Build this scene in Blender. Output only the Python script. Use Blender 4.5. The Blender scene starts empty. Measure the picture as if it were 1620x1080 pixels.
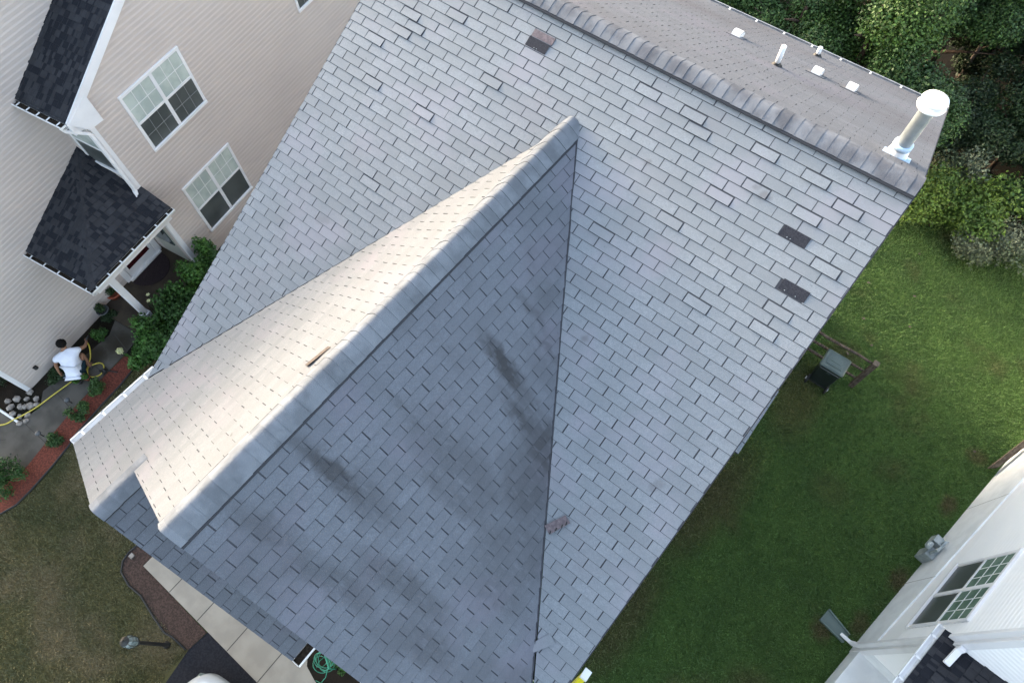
import bpy, bmesh, math, random
import numpy as np
from mathutils import Vector, Matrix
random.seed(7); rng=np.random.default_rng(7)
R=math.radians
SC=bpy.context.scene; COL=SC.collection

# ------------------------------------------------------------------ camera, sky, sun
cam=bpy.data.cameras.new('camera'); camo=bpy.data.objects.new('camera',cam); COL.objects.link(camo)
cam.sensor_width=36; cam.lens=23.158; cam.clip_end=500; cam.clip_start=0.05
rx=Vector((0.78666748,0.61724911,-0.01256209)); dn=Vector((0.54713268,-0.7064435,-0.44898041)); fw=Vector((-0.28600717,0.34632516,-0.89345329))
M=Matrix((( rx.x,-dn.x,-fw.x,2.298),(rx.y,-dn.y,-fw.y,-2.783),(rx.z,-dn.z,-fw.z,15.18),(0,0,0,1)))
camo.matrix_world=M; SC.camera=camo
SUN_EL=R(11); SUN_AZ=R(172)      # direction TO the sun, counter-clockwise from +X
w=bpy.data.worlds.new('World'); SC.world=w; w.use_nodes=True
nt=w.node_tree; bg=nt.nodes['Background']; sky=nt.nodes.new('ShaderNodeTexSky')
sky.sky_type='NISHITA'; sky.sun_disc=False; sky.sun_elevation=SUN_EL; sky.sun_rotation=math.pi/2-SUN_AZ
sky.air_density=1.0; sky.dust_density=4.0; sky.ozone_density=1.0
hs=nt.nodes.new('ShaderNodeHueSaturation'); hs.inputs['Saturation'].default_value=.72
nt.links.new(sky.outputs[0],hs.inputs['Color']); nt.links.new(hs.outputs[0],bg.inputs[0]); bg.inputs[1].default_value=0.15
sl=bpy.data.lights.new('sun','SUN'); slo=bpy.data.objects.new('sun',sl); COL.objects.link(slo)
sl.energy=0.62; sl.angle=R(5); sl.color=(1.0,0.83,0.64)
sd=Vector((math.cos(SUN_EL)*math.cos(SUN_AZ),math.cos(SUN_EL)*math.sin(SUN_AZ),math.sin(SUN_EL)))
slo.rotation_euler=sd.to_track_quat('Z','Y').to_euler(); slo.location=(-20,5,20)
SC.view_settings.view_transform='Standard'; SC.view_settings.look='None'
SC.view_settings.exposure=3.0; SC.view_settings.gamma=1.0

# ------------------------------------------------------------------ helpers
def tag(o,label=None,cat=None,group=None,kind=None):
    if label:o['label']=label
    if cat:o['category']=cat
    if group:o['group']=group
    if kind:o['kind']=kind
    return o
def empty(name,loc=(0,0,0),label=None,cat=None,group=None):
    o=bpy.data.objects.new(name,None); COL.objects.link(o); o.location=loc; o.empty_display_size=.2
    return tag(o,label,cat,group)
def link_mesh(name,me,parent=None,world=True):
    o=bpy.data.objects.new(name,me); COL.objects.link(o)
    if parent is not None:
        o.parent=parent
        m=Matrix.Identity(4); p=parent
        while p is not None:
            m=(p.matrix_parent_inverse if p.parent else Matrix.Identity(4))@Matrix.LocRotScale(p.location,p.rotation_euler,p.scale)@m; p=p.parent
        if world: o.matrix_parent_inverse=m.inverted()
    return o
class MB:
    def __init__(s,m=None): s.v=[];s.f=[];s.mi=[];s.m=m or Matrix.Identity(4);s.cur=0
    def P(s,p): q=s.m@Vector(p); return (q.x,q.y,q.z)
    def poly(s,pts,mi=None):
        b=len(s.v); s.v+= [s.P(p) for p in pts]; s.f.append(tuple(range(b,b+len(pts)))); s.mi.append(s.cur if mi is None else mi)
        return s
    def box(s,x0,x1,y0,y1,z0,z1,mi=None):
        b=len(s.v); s.v+=[s.P(p) for p in ((x0,y0,z0),(x1,y0,z0),(x1,y1,z0),(x0,y1,z0),(x0,y0,z1),(x1,y0,z1),(x1,y1,z1),(x0,y1,z1))]
        for q in ((0,3,2,1),(4,5,6,7),(0,1,5,4),(1,2,6,5),(2,3,7,6),(3,0,4,7)):
            s.f.append(tuple(b+i for i in q)); s.mi.append(s.cur if mi is None else mi)
        return s
    def prism(s,top,off,mi=None):
        "solid between polygon top and the polygon shifted by vector off"
        n=len(top);b=len(s.v);off=Vector(off)
        s.v+=[s.P(p) for p in top]+[s.P(Vector(p)+off) for p in top]
        m=s.cur if mi is None else mi
        s.f.append(tuple(range(b,b+n)));s.mi.append(m)
        s.f.append(tuple(range(b+2*n-1,b+n-1,-1)));s.mi.append(m)
        for i in range(n):
            j=(i+1)%n; s.f.append((b+j,b+i,b+n+i,b+n+j)); s.mi.append(m)
        return s
    def tube(s,pts,r,n=8,mi=None,cap=True):
        pts=[Vector(p) for p in pts]; rs=r if isinstance(r,(list,tuple)) else [r]*len(pts)
        m=s.cur if mi is None else mi; rings=[]
        up=None
        for i,p in enumerate(pts):
            d=(pts[min(i+1,len(pts)-1)]-pts[max(i-1,0)]).normalized()
            if up is None: a=d.orthogonal().normalized()
            else: a=(up-d*up.dot(d)).normalized()
            up=a; c=d.cross(a); b=len(s.v); rings.append(b)
            for k in range(n):
                t=2*math.pi*k/n; s.v.append(s.P(p+(a*math.cos(t)+c*math.sin(t))*rs[i]))
        for i in range(len(pts)-1):
            for k in range(n):
                k2=(k+1)%n; s.f.append((rings[i]+k,rings[i]+k2,rings[i+1]+k2,rings[i+1]+k)); s.mi.append(m)
        if cap:
            s.f.append(tuple(rings[0]+k for k in range(n-1,-1,-1)));s.mi.append(m)
            s.f.append(tuple(rings[-1]+k for k in range(n)));s.mi.append(m)
        return s
    def lathe(s,c,prof,n=24,axis=None,mi=None):
        m=s.cur if mi is None else mi; ax=(Vector(axis) if axis else Vector((0,0,1))).normalized()
        a=ax.orthogonal().normalized(); d=ax.cross(a); c=Vector(c); rings=[]
        for (r,h) in prof:
            rings.append(len(s.v))
            for k in range(n):
                t=2*math.pi*k/n; s.v.append(s.P(c+ax*h+(a*math.cos(t)+d*math.sin(t))*max(r,1e-4)))
        for i in range(len(prof)-1):
            for k in range(n):
                k2=(k+1)%n; s.f.append((rings[i]+k,rings[i]+k2,rings[i+1]+k2,rings[i+1]+k)); s.mi.append(m)
        s.f.append(tuple(rings[0]+k for k in range(n-1,-1,-1)));s.mi.append(m)
        s.f.append(tuple(rings[-1]+k for k in range(n)));s.mi.append(m)
        return s
    def build(s,name,mats,parent=None,smooth=False,label=None):
        me=bpy.data.meshes.new(name); me.from_pydata(s.v,[],s.f)
        for m in (mats if isinstance(mats,(list,tuple)) else [mats]): me.materials.append(m)
        me.polygons.foreach_set('material_index',s.mi)
        if smooth: me.polygons.foreach_set('use_smooth',[True]*len(s.f))
        me.validate(); me.update()
        o=link_mesh(name,me,parent)
        if label:o['label']=label
        return o
def bevel(o,wd=.01,seg=2,ang=40):
    b=o.modifiers.new('bevel','BEVEL'); b.width=wd;b.segments=seg;b.limit_method='ANGLE';b.angle_limit=R(ang); return o

# ------------------------------------------------------------------ materials
def mat(name,col,rough=.8,col2=None,scale=8,detail=6,lo=.35,hi=.65,bump=0,bscale=40,metal=0,island=0,spec=None,extra=None,distort=0,vec='Object',stretch=None):
    m=bpy.data.materials.new(name); m.use_nodes=True; t=m.node_tree; N=t.nodes; L=t.links
    b=N['Principled BSDF']; b.inputs['Roughness'].default_value=rough; b.inputs['Metallic'].default_value=metal
    if spec is None and rough>=.8: spec=.12
    if spec is not None: b.inputs['Specular IOR Level'].default_value=spec
    tc=N.new('ShaderNodeTexCoord'); src=tc.outputs[vec]
    if stretch:
        mp=N.new('ShaderNodeMapping'); mp.inputs['Scale'].default_value=stretch; L.new(src,mp.inputs[0]); src=mp.outputs[0]
    c=None
    if col2:
        n=N.new('ShaderNodeTexNoise'); n.inputs['Scale'].default_value=scale; n.inputs['Detail'].default_value=detail; n.inputs['Distortion'].default_value=distort
        L.new(src,n.inputs['Vector'])
        r=N.new('ShaderNodeMapRange'); r.interpolation_type='SMOOTHSTEP'
        r.inputs[1].default_value=lo; r.inputs[2].default_value=hi; L.new(n.outputs['Fac'],r.inputs[0])
        mx=N.new('ShaderNodeMix'); mx.data_type='RGBA'; mx.inputs[6].default_value=(*col,1); mx.inputs[7].default_value=(*col2,1)
        L.new(r.outputs[0],mx.inputs[0]); c=mx.outputs[2]
    if island:
        g=N.new('ShaderNodeNewGeometry'); mr=N.new('ShaderNodeMapRange'); mr.inputs[3].default_value=1-island; mr.inputs[4].default_value=1+island
        L.new(g.outputs['Random Per Island'],mr.inputs[0])
        vm=N.new('ShaderNodeVectorMath'); vm.operation='SCALE'
        if c is None: vm.inputs[0].default_value=col
        else: L.new(c,vm.inputs[0])
        L.new(mr.outputs[0],vm.inputs['Scale']); c=vm.outputs[0]
    if extra: c=extra(t,c,col,tc)
    if c is None: b.inputs['Base Color'].default_value=(*col,1)
    else: L.new(c,b.inputs['Base Color'])
    if bump:
        n2=N.new('ShaderNodeTexNoise'); n2.inputs['Scale'].default_value=bscale; n2.inputs['Detail'].default_value=3; L.new(tc.outputs[vec],n2.inputs['Vector'])
        bp=N.new('ShaderNodeBump'); bp.inputs['Strength'].default_value=bump; bp.inputs['Distance'].default_value=.01; L.new(n2.outputs['Fac'],bp.inputs['Height']); L.new(bp.outputs[0],b.inputs['Normal'])
    return m
def mixc(t,a,bcol,fac):
    mx=t.nodes.new('ShaderNodeMix'); mx.data_type='RGBA'
    t.links.new(fac,mx.inputs[0]); t.links.new(a,mx.inputs[6])
    if isinstance(bcol,tuple): mx.inputs[7].default_value=(*bcol,1)
    else: t.links.new(bcol,mx.inputs[7])
    return mx.outputs[2]
def noisefac(t,tc,scale,lo,hi,detail=4,stretch=None,vec='Object'):
    n=t.nodes.new('ShaderNodeTexNoise'); n.inputs['Scale'].default_value=scale; n.inputs['Detail'].default_value=detail
    s=tc.outputs[vec]
    if stretch:
        mp=t.nodes.new('ShaderNodeMapping'); mp.inputs['Scale'].default_value=stretch; t.links.new(s,mp.inputs[0]); s=mp.outputs[0]
    t.links.new(s,n.inputs['Vector'])
    r=t.nodes.new('ShaderNodeMapRange'); r.interpolation_type='SMOOTHSTEP'; r.inputs[1].default_value=lo; r.inputs[2].default_value=hi; t.links.new(n.outputs['Fac'],r.inputs[0])
    return r.outputs[0]
def mul(t,a,k):
    m=t.nodes.new('ShaderNodeMath'); m.operation='MULTIPLY'; m.use_clamp=True
    t.links.new(a,m.inputs[0])
    if isinstance(k,(int,float)): m.inputs[1].default_value=k
    else: t.links.new(k,m.inputs[1])
    return m.outputs[0]
def spots(t,tc,lst):
    "soft elongated blotches (x,y centre, radii, turn) with a ragged rim"
    out=None
    nz=t.nodes.new('ShaderNodeTexNoise'); nz.inputs['Scale'].default_value=7; nz.inputs['Detail'].default_value=5
    t.links.new(tc.outputs['Object'],nz.inputs['Vector'])
    sc=t.nodes.new('ShaderNodeVectorMath'); sc.operation='MULTIPLY_ADD'; t.links.new(nz.outputs['Color'],sc.inputs[0]); sc.inputs[1].default_value=(.22,.22,0); t.links.new(tc.outputs['Object'],sc.inputs[2])
    for (x,y,ra,rb,ang,st) in lst:
        mp=t.nodes.new('ShaderNodeMapping'); mp.vector_type='TEXTURE'
        mp.inputs['Location'].default_value=(x+.11,y+.11,0); mp.inputs['Rotation'].default_value=(0,0,R(ang)); mp.inputs['Scale'].default_value=(ra*1.15,rb*1.35,1000)
        t.links.new(sc.outputs[0],mp.inputs[0])
        ln=t.nodes.new('ShaderNodeVectorMath'); ln.operation='LENGTH'; t.links.new(mp.outputs[0],ln.inputs[0])
        r=t.nodes.new('ShaderNodeMapRange'); r.interpolation_type='SMOOTHSTEP'; r.inputs[1].default_value=1.15; r.inputs[2].default_value=.25; r.inputs[4].default_value=st
        t.links.new(ln.outputs['Value'],r.inputs[0])
        if out is None: out=r.outputs[0]
        else:
            mx=t.nodes.new('ShaderNodeMath'); mx.operation='MAXIMUM'; t.links.new(out,mx.inputs[0]); t.links.new(r.outputs[0],mx.inputs[1]); out=mx.outputs[0]
    return out

def shingle_mat(name,base,kind):
    def ex(t,c,col,tc):
        # granule speckle, weathered drift, faint rust-pink tabs, stains
        sp=noisefac(t,tc,75,.35,.68,3); c=mixc(t,c,tuple(x*.70 for x in base),mul(t,sp,.55))
        m2=noisefac(t,tc,22,.30,.72,5); c=mixc(t,c,tuple(x*.78 for x in base),mul(t,m2,.5))
        m3=noisefac(t,tc,13,.68,.76,6); c=mixc(t,c,tuple(x*.35 for x in base),mul(t,m3,.5))
        pk=noisefac(t,tc,1.3,.5,.72,3); c=mixc(t,c,(base[0]*1.08,base[1]*.97,base[2]*1.02),mul(t,pk,.6))
        if kind=='cross':
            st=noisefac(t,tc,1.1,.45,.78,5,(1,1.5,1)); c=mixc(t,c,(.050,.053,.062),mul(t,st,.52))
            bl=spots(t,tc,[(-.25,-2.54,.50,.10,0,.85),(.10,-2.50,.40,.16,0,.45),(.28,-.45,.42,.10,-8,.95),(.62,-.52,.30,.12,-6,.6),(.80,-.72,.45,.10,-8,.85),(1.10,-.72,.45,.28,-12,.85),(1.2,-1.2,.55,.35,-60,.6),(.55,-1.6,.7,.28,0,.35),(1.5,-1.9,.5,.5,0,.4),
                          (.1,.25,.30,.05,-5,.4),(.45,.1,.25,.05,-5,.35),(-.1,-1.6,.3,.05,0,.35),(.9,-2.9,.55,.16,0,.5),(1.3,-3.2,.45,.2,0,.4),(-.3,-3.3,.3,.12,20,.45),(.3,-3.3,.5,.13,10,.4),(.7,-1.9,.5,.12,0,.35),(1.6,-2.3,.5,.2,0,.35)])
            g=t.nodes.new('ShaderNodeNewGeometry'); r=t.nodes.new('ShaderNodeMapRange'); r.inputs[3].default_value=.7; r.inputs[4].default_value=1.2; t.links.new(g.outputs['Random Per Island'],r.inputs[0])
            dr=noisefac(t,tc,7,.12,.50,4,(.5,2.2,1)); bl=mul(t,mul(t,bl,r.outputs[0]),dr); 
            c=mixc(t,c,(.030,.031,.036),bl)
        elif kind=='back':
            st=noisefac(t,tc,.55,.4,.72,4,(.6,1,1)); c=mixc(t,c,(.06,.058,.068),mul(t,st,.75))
        else:
            st=noisefac(t,tc,.9,.52,.85,5); c=mixc(t,c,(.16,.15,.17),mul(t,st,.45))
            bl=spots(t,tc,[(1.55,2.55,.07,.05,0,.6),(1.4,2.6,.05,.04,0,.5),(.2,2.3,.05,.04,0,.5),(.75,.45,.08,.06,40,.5),(2.35,-.35,.1,.05,30,.4),(-3.2,-.1,.12,.06,0,.3)])
            c=mixc(t,c,(.09,.09,.10),bl)
        return c
    return mat(name,base,rough=.82,col2=tuple(x*.90 for x in base),scale=2.2,island=.11,bump=.6,bscale=150,extra=ex,spec=.5)
SH=(.182,.206,.232)
M_main=shingle_mat('weathered grey shingle',SH,'main')
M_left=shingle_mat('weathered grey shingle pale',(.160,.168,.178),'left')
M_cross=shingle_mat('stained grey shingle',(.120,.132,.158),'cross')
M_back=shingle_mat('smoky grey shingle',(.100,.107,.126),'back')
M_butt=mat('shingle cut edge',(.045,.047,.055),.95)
M_under=mat('shingle underlayer',(.055,.058,.068),.95)  # unweathered mat; its dark tone also serves as shade in course lines
M_cap=mat('ridge cap shingle',(.155,.168,.19),.8,(.115,.125,.142),scale=5,island=.10,bump=.6,bscale=120)
M_capdark=mat('main ridge cap shingle',(.135,.145,.165),.8,(.085,.09,.105),scale=4,island=.12,bump=.6,bscale=120)
M_patch=mat('unfaded dark shingle',(.020,.022,.030),.9,(.032,.034,.043),scale=60,bump=.6,bscale=200)
M_pink=mat('unfaded rusty shingle strip',(.15,.125,.135),.9,(.10,.085,.095),scale=30,bump=.5,bscale=200)
M_tan=mat('tan shingle underside strip',(.11,.09,.078),.9,(.075,.062,.053),scale=30)
M_white=mat('white painted metal',(.78,.78,.78),.45,(.66,.66,.66),scale=3,lo=.4,hi=.9)
M_vinyl=mat('white vinyl trim',(.72,.72,.74),.5,(.6,.6,.62),scale=2,lo=.4,hi=.9)
M_pipe=mat('galvanised pipe',(.42,.46,.48),.4,(.30,.34,.36),scale=6)
M_blue=mat('blue flashing sealant',(.35,.50,.66),.5,(.5,.6,.7),scale=10)
M_rubber=mat('black rubber',(.012,.012,.014),.6)
M_tan_siding=mat('pinkish beige vinyl siding',(.495,.437,.408),.6,(.455,.400,.375),scale=.8,lo=.3,hi=.8)
M_white_siding=mat('bright white vinyl siding',(.90,.90,.91),.5,(.87,.87,.885),scale=.6,lo=.3,hi=.8)
M_house_siding=mat('cream vinyl siding',(.55,.52,.46),.6,(.5,.47,.42),scale=.8)
M_found=mat('painted concrete foundation',(.76,.78,.80),.85,(.68,.70,.72),scale=3,bump=.2,bscale=60)
M_glass=mat('window glass',(.05,.07,.075),.06,(.09,.11,.11),scale=1.2,spec=.9)
M_glassup=mat('window glass over white blind',(.50,.56,.53),.12,(.38,.44,.42),scale=2.5,spec=.9)
M_screen=mat('insect screen',(.0540,.0630,.0630),.35,(.085,.095,.095),scale=1.5,spec=.5)
M_gline=mat('grey grille bars',(.22,.23,.24),.5)
M_grille=mat('white grille bars',(.62,.64,.64),.4)
def lam(t,c,col,tc):
    g=t.nodes.new('ShaderNodeNewGeometry'); r=t.nodes.new('ShaderNodeMapRange'); r.inputs[1].default_value=.55; r.inputs[2].default_value=.62
    t.links.new(g.outputs['Random Per Island'],r.inputs[0]); return mixc(t,c,(.0176,.0192,.0248),r.outputs[0])
M_dark=mat('dark architectural shingle',(.046,.047,.053),.9,(.037,.038,.043),scale=3,island=.16,bump=.6,bscale=180,extra=lam)
M_darkcap=mat('dark hip cap shingle',(.038,.039,.044),.9,(.03,.031,.036),scale=8,island=.06,bump=.5,bscale=180)
M_concrete=mat('walkway concrete',(.2960,.2680,.2240),.9,(.2480,.2240,.1880),scale=2.5,detail=9,bump=.3,bscale=90)
def wet(t,c,col,tc):
    return mixc(t,c,(.035,.03,.022),spots(t,tc,[(-10.55,-3.2,.45,.35,60,.9),(-10.75,-3.75,.35,.25,60,.9),(-10.45,-2.5,.3,.4,0,.7)]))
M_conc2=mat('damp concrete',(.0978,.0918,.0808),.85,(.0595,.0561,.0493),scale=1.8,detail=9,bump=.3,bscale=90,extra=wet)
M_asph=mat('driveway asphalt',(.012,.013,.017),.9,(.02,.021,.026),scale=30,bump=.5,bscale=200)
M_pfloor=mat('brown porch concrete',(.060,.048,.036),.8,(.04,.032,.026),scale=3)
M_joint=mat('concrete joint',(.06,.055,.05),.95)
M_mulch=mat('brown mulch',(.0723,.0467,.0382),1,(.035,.026,.022),scale=30,bump=1,bscale=60)
M_red=mat('red mulch',(.1600,.0496,.0336),1,(.0800,.0288,.0224),scale=25,bump=1,bscale=60)
M_soil=mat('woodland soil',(.020,.015,.011),1,(.010,.010,.007),scale=1.5,bump=.6,bscale=30)
M_edge=mat('black lawn edging',(.01,.01,.01),.7)
WORN=[(3.5,2.6,.65,1.7,-8,.75),(3.9,6.2,.7,1.1,10,.6),(3.3,-.6,.6,1.5,0,.7),(4.3,8.0,.5,.35,20,.55),(7.63,3.7,.22,.30,-10,.9),(7.85,5.9,.20,.25,0,.9),(7.35,2.35,.2,.3,0,.8),(6.75,1.75,.25,.22,30,.9),(6.2,-.2,.6,.45,0,.6),(7.95,7.4,.3,.2,0,.7),(5.6,4.6,.5,.4,0,.3)]
def grassmat(name,a,b,dry,sc,lo,hi,island=.0,st=.8,worn=False):
    def ex(t,c,col,tc):
        f=noisefac(t,tc,sc,lo,hi,6); c=mixc(t,c,dry,mul(t,f,st))
        if worn: c=mixc(t,c,(.075,.058,.030),spots(t,tc,WORN))
        g=noisefac(t,tc,45,.3,.75,3,(1,1,1)); return mixc(t,c,tuple(x*.45 for x in a),mul(t,g,.6))
    return mat(name,a,.9,b,scale=1.1,detail=8,bump=.8,bscale=70,extra=ex,island=island,vec='Object')
M_lawnG=grassmat('green lawn',(.062,.112,.029),(.050,.093,.025),(.085,.080,.034),.55,.55,.78,worn=True)
M_lawnD=grassmat('dry lawn',(.096,.088,.037),(.064,.066,.027),(.150,.120,.066),.8,.42,.7)
def blade(name,a,b,dry,sc,lo,hi,worn=False):
    def ex(t,c,col,tc):
        f=noisefac(t,tc,sc,lo,hi,6); c=mixc(t,c,dry,mul(t,f,.8))
        if worn: c=mixc(t,c,(.115,.092,.045),spots(t,tc,WORN))
        return c
    return mat(name,a,.75,b,scale=1.1,detail=8,extra=ex,island=.35)
M_blG=blade('green grass blades',(.088,.162,.040),(.070,.134,.036),(.125,.115,.048),.55,.55,.78,worn=True)
M_blD=blade('dry grass blades',(.128,.120,.052),(.088,.094,.039),(.20,.165,.095),.8,.42,.7)
def leafmat(name,a,b,sc=.9):
    m=mat(name,a,.6,b,scale=sc,detail=3,island=.45,spec=.3); 
    return m
M_leafA=leafmat('mid green leaves',(.038,.082,.019),(.022,.052,.014))
M_leafB=leafmat('yellow green leaves',(.0484,.0975,.0156),(.0224,.0576,.0112))
M_leafBr=leafmat('bright bush leaves',(.105,.17,.028),(.05,.10,.018))
M_leafC=leafmat('grey green leaves',(.14,.165,.105),(.07,.10,.055))
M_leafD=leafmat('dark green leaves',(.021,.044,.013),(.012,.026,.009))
M_leafE=leafmat('glossy shrub leaves',(.045,.115,.020),(.025,.065,.014))
M_bark=mat('bark',(.06,.045,.035),.95,(.03,.022,.018),scale=12,bump=.8,bscale=30)
M_dead=mat('dead wood',(.15,.125,.105),.95,(.09,.075,.06),scale=12,bump=.5,bscale=30)
M_wood=mat('weathered fence wood',(.13,.105,.085),.95,(.055,.042,.034),scale=9,bump=.6,bscale=40,stretch=(3,1,1))
M_bin=mat('black green plastic',(.0080,.0144,.0128),.5,(.014,.022,.02),scale=4)
M_lid=mat('faded green lid plastic',(.0638,.0938,.0900),.45,(.0488,.0750,.0713),scale=4)
M_chrome=mat('bare steel',(.7,.7,.7),.3,metal=1)
M_brick=mat('dark red glass',(.05,.008,.010),.1,spec=.8)
M_yellow=mat('yellow hose',(.50,.42,.06),.5,(.40,.33,.05),scale=20)
M_ghose=mat('green hose',(.02,.17,.10),.5,(.03,.24,.15),scale=10)
M_yfib=mat('yellow fibreglass',(.85,.72,.02),.5)
M_skin=mat('skin',(.24,.125,.075),.55,(.20,.10,.06),scale=8)
M_hair=mat('black hair',(.005,.0045,.0045),.8,(.010,.009,.008),scale=60,spec=.08,bump=.6,bscale=80)
M_shirt=mat('white cotton shirt',(.6290,.6545,.7310),.85,(.5610,.5865,.6715),scale=7,bump=.5,bscale=12)
M_short=mat('dark teal shorts',(.012,.03,.04),.85,(.008,.018,.028),scale=9)
M_shoe=mat('dark shoe',(.03,.03,.035),.7)
M_terra=mat('terracotta',(.30,.085,.05),.8,(.2,.06,.04),scale=8)
M_greyp=mat('grey planter plastic',(.07,.075,.08),.6)
M_rock=mat('pale garden rock',(.24,.22,.20),.9,(.11,.10,.09),scale=6,bump=.6,bscale=25,island=.2)
M_mat=mat('dark door mat',(.022,.016,.018),1,(.04,.03,.034),scale=60,bump=.6,bscale=90)
M_flower=mat('pale yellow petals',(.62,.62,.32),.6,(.5,.52,.3),scale=20)
M_redfl=mat('red petals',(.45,.03,.05),.6)
M_car=mat('silver car paint',(.62,.66,.70),.25,metal=.4,spec=.7)
M_carglass=mat('dark car glass',(.012,.010,.014),.08,spec=.8)
M_lampgl=mat('lamp glass',(.10,.13,.13),.2,(.2,.24,.24),scale=14,spec=.9)
M_black=mat('black painted metal',(.010,.010,.010),.55)
M_amber=mat('amber bulb',(.55,.40,.06),.4)
M_greenpl=mat('grey green plastic',(.11,.15,.14),.6)
M_meter=mat('grey meter metal',(.40,.44,.45),.5,(.28,.32,.33),scale=10,metal=.3)
M_oldg=mat('weathered grey gutter paint',(.30,.31,.33),.6,(.22,.23,.25),scale=6)
M_glassgr=mat('green tinted glass',(.10,.16,.13),.12,(.16,.23,.19),scale=3,spec=.8)
M_debris=mat('gutter debris',(.028,.022,.017),1,(.05,.04,.03),scale=25,bump=.6,bscale=40)
M_wall=mat('porch wall paint',(.33,.33,.29),.7)

# ------------------------------------------------------------------ shingles
def clip(poly,region):
    "Sutherland-Hodgman, convex counter-clockwise region, 2-D"
    out=poly
    for i in range(len(region)):
        a=region[i];b=region[(i+1)%len(region)]; ins=[]
        if not out:return []
        ex,ey=b[0]-a[0],b[1]-a[1]
        def side(p): return ex*(p[1]-a[1])-ey*(p[0]-a[0])
        for k in range(len(out)):
            p=out[k];q=out[(k+1)%len(out)];sp=side(p);sq=side(q)
            if sp>=-1e-9: ins.append(p)
            if (sp>1e-9 and sq<-1e-9) or (sp<-1e-9 and sq>1e-9):
                t=sp/(sp-sq); ins.append((p[0]+t*(q[0]-p[0]),p[1]+t*(q[1]-p[1])))
        out=ins
    return out if len(out)>2 else []
def area(p): return .5*sum(p[i][0]*p[(i+1)%len(p)][1]-p[(i+1)%len(p)][0]*p[i][1] for i in range(len(p)))
def ccw(p): return p if area(p)>0 else p[::-1]
TW=.3048
def shingles(mb,org,U,V,N,regions,tw=TW,ex=.127,pu=0,pv=0,gap=.013,vshade=.0060,lift=.007,curl=None,skip=None,lam=False,seed=1):
    "tabs in plane coords (u,v): v runs down the slope; row i spans pv+i*ex"
    rr=random.Random(seed); org,U,V,N=map(Vector,(org,U,V,N))
    for reg in regions:
        reg=ccw(reg); us=[p[0] for p in reg]; vs=[p[1] for p in reg]
        r0=math.floor((min(vs)-pv)/ex)-1; r1=math.ceil((max(vs)-pv)/ex)+1
        for r in range(r0,r1):
            v0=pv+r*ex; v1=v0+ex; rh=random.Random(r*7919+seed)
            sh=(.5*tw if r%2 else 0)+rh.uniform(-.012,.012)
            if lam: sh=rh.uniform(0,tw)
            c0=math.floor((min(us)-pu-sh)/tw)-1; c1=math.ceil((max(us)-pu-sh)/tw)+1
            for c in range(c0,c1):
                hh=random.Random((r*9176+c*131+seed)); j=hh.uniform(-.003,.003)
                u0=pu+sh+c*tw+j; u1=u0+tw
                g=gap/2
                ww=hh.uniform(.35,.9) if lam else 1
                if skip and skip((u0+u1)/2,(v0+v1)/2): continue
                vb=v1-vshade; isc=bool(curl and curl((u0+u1)/2,(v0+v1)/2)); va=v0+(.011 if isc else 0); g=g*(1.5 if isc else 1)  # trimmed edges bare the dark underlayer as butt and lifted-tab shadow lines
                q=clip([(u0+g,va),(u0+g+(tw-2*g)*ww,va),(u0+g+(tw-2*g)*ww,vb),(u0+g,vb)],reg)
                if not q: continue
                lf=lift*hh.uniform(.8,1.25)
                if curl and curl((u0+u1)/2,(v0+v1)/2): lf+=.012
                elif hh.random()<.03: lf+=.005
                def P(p,h): return org+U*p[0]+V*p[1]+N*h
                tilt=hh.uniform(-.0012,.0012)
                top=[P(p,.002+lf*(p[1]-v0)/ex+tilt*(p[0]-u0)/tw) for p in q]; bot=[P(p,-.004) for p in q]
                n=len(q); b=len(mb.v)
                mb.v+=[tuple(x) for x in top+bot]
                f=tuple(range(b,b+n))
                nn=(top[1]-top[0]).cross(top[2]-top[0])
                fl=nn.dot(N)<0
                mb.f.append(f[::-1] if fl else f); mb.mi.append(0)
                for i in range(n):
                    k=(i+1)%n; e=(b+i,b+n+i,b+n+k,b+k); mb.f.append(e[::-1] if fl else e); mb.mi.append(1)
def slope_frame(org,U,V):
    U=Vector(U).normalized();V=Vector(V).normalized();N=U.cross(V)
    if N.z<0:N=-N
    return Vector(org),U,V,N

# ------------------------------------------------------------------ siding
def siding(mb,org,U,N,outline,ex=.10,depth=.012,z0=0,holes=()):
    "lapped boards over polygon outline (u,z) on a vertical wall"
    org,U,N=map(Vector,(org,U,N)); reg=ccw(outline); Z=Vector((0,0,1))
    zs=[p[1] for p in reg]; us=[p[0] for p in reg]
    r0=math.floor((min(zs)-z0)/ex); r1=math.ceil((max(zs)-z0)/ex)
    for r in range(r0,r1):
        a=z0+r*ex;b=a+ex
        q=clip([(min(us),a),(max(us),a),(max(us),b),(min(us),b)],reg)
        if not q: continue
        zc=a+ex*.62
        for (lo_,hi_,f) in ((a,zc,lambda z:depth),(zc,b,lambda z:depth*(1-(z-zc)/(b-zc)))):
            qq=clip(q,[(min(us)-1,lo_),(max(us)+1,lo_),(max(us)+1,hi_),(min(us)-1,hi_)])
            if qq: mb.poly([org+U*p[0]+Z*p[1]+N*(.002+f(p[1])) for p in qq],0)
        lo=[p for p in q if abs(p[1]-a)<1e-6]
        if len(lo)==2:
            mb.poly([org+U*lo[0][0]+Z*a+N*(.002+depth),org+U*lo[1][0]+Z*a+N*(.002+depth),org+U*lo[1][0]+Z*a,org+U*lo[0][0]+Z*a],0)
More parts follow.
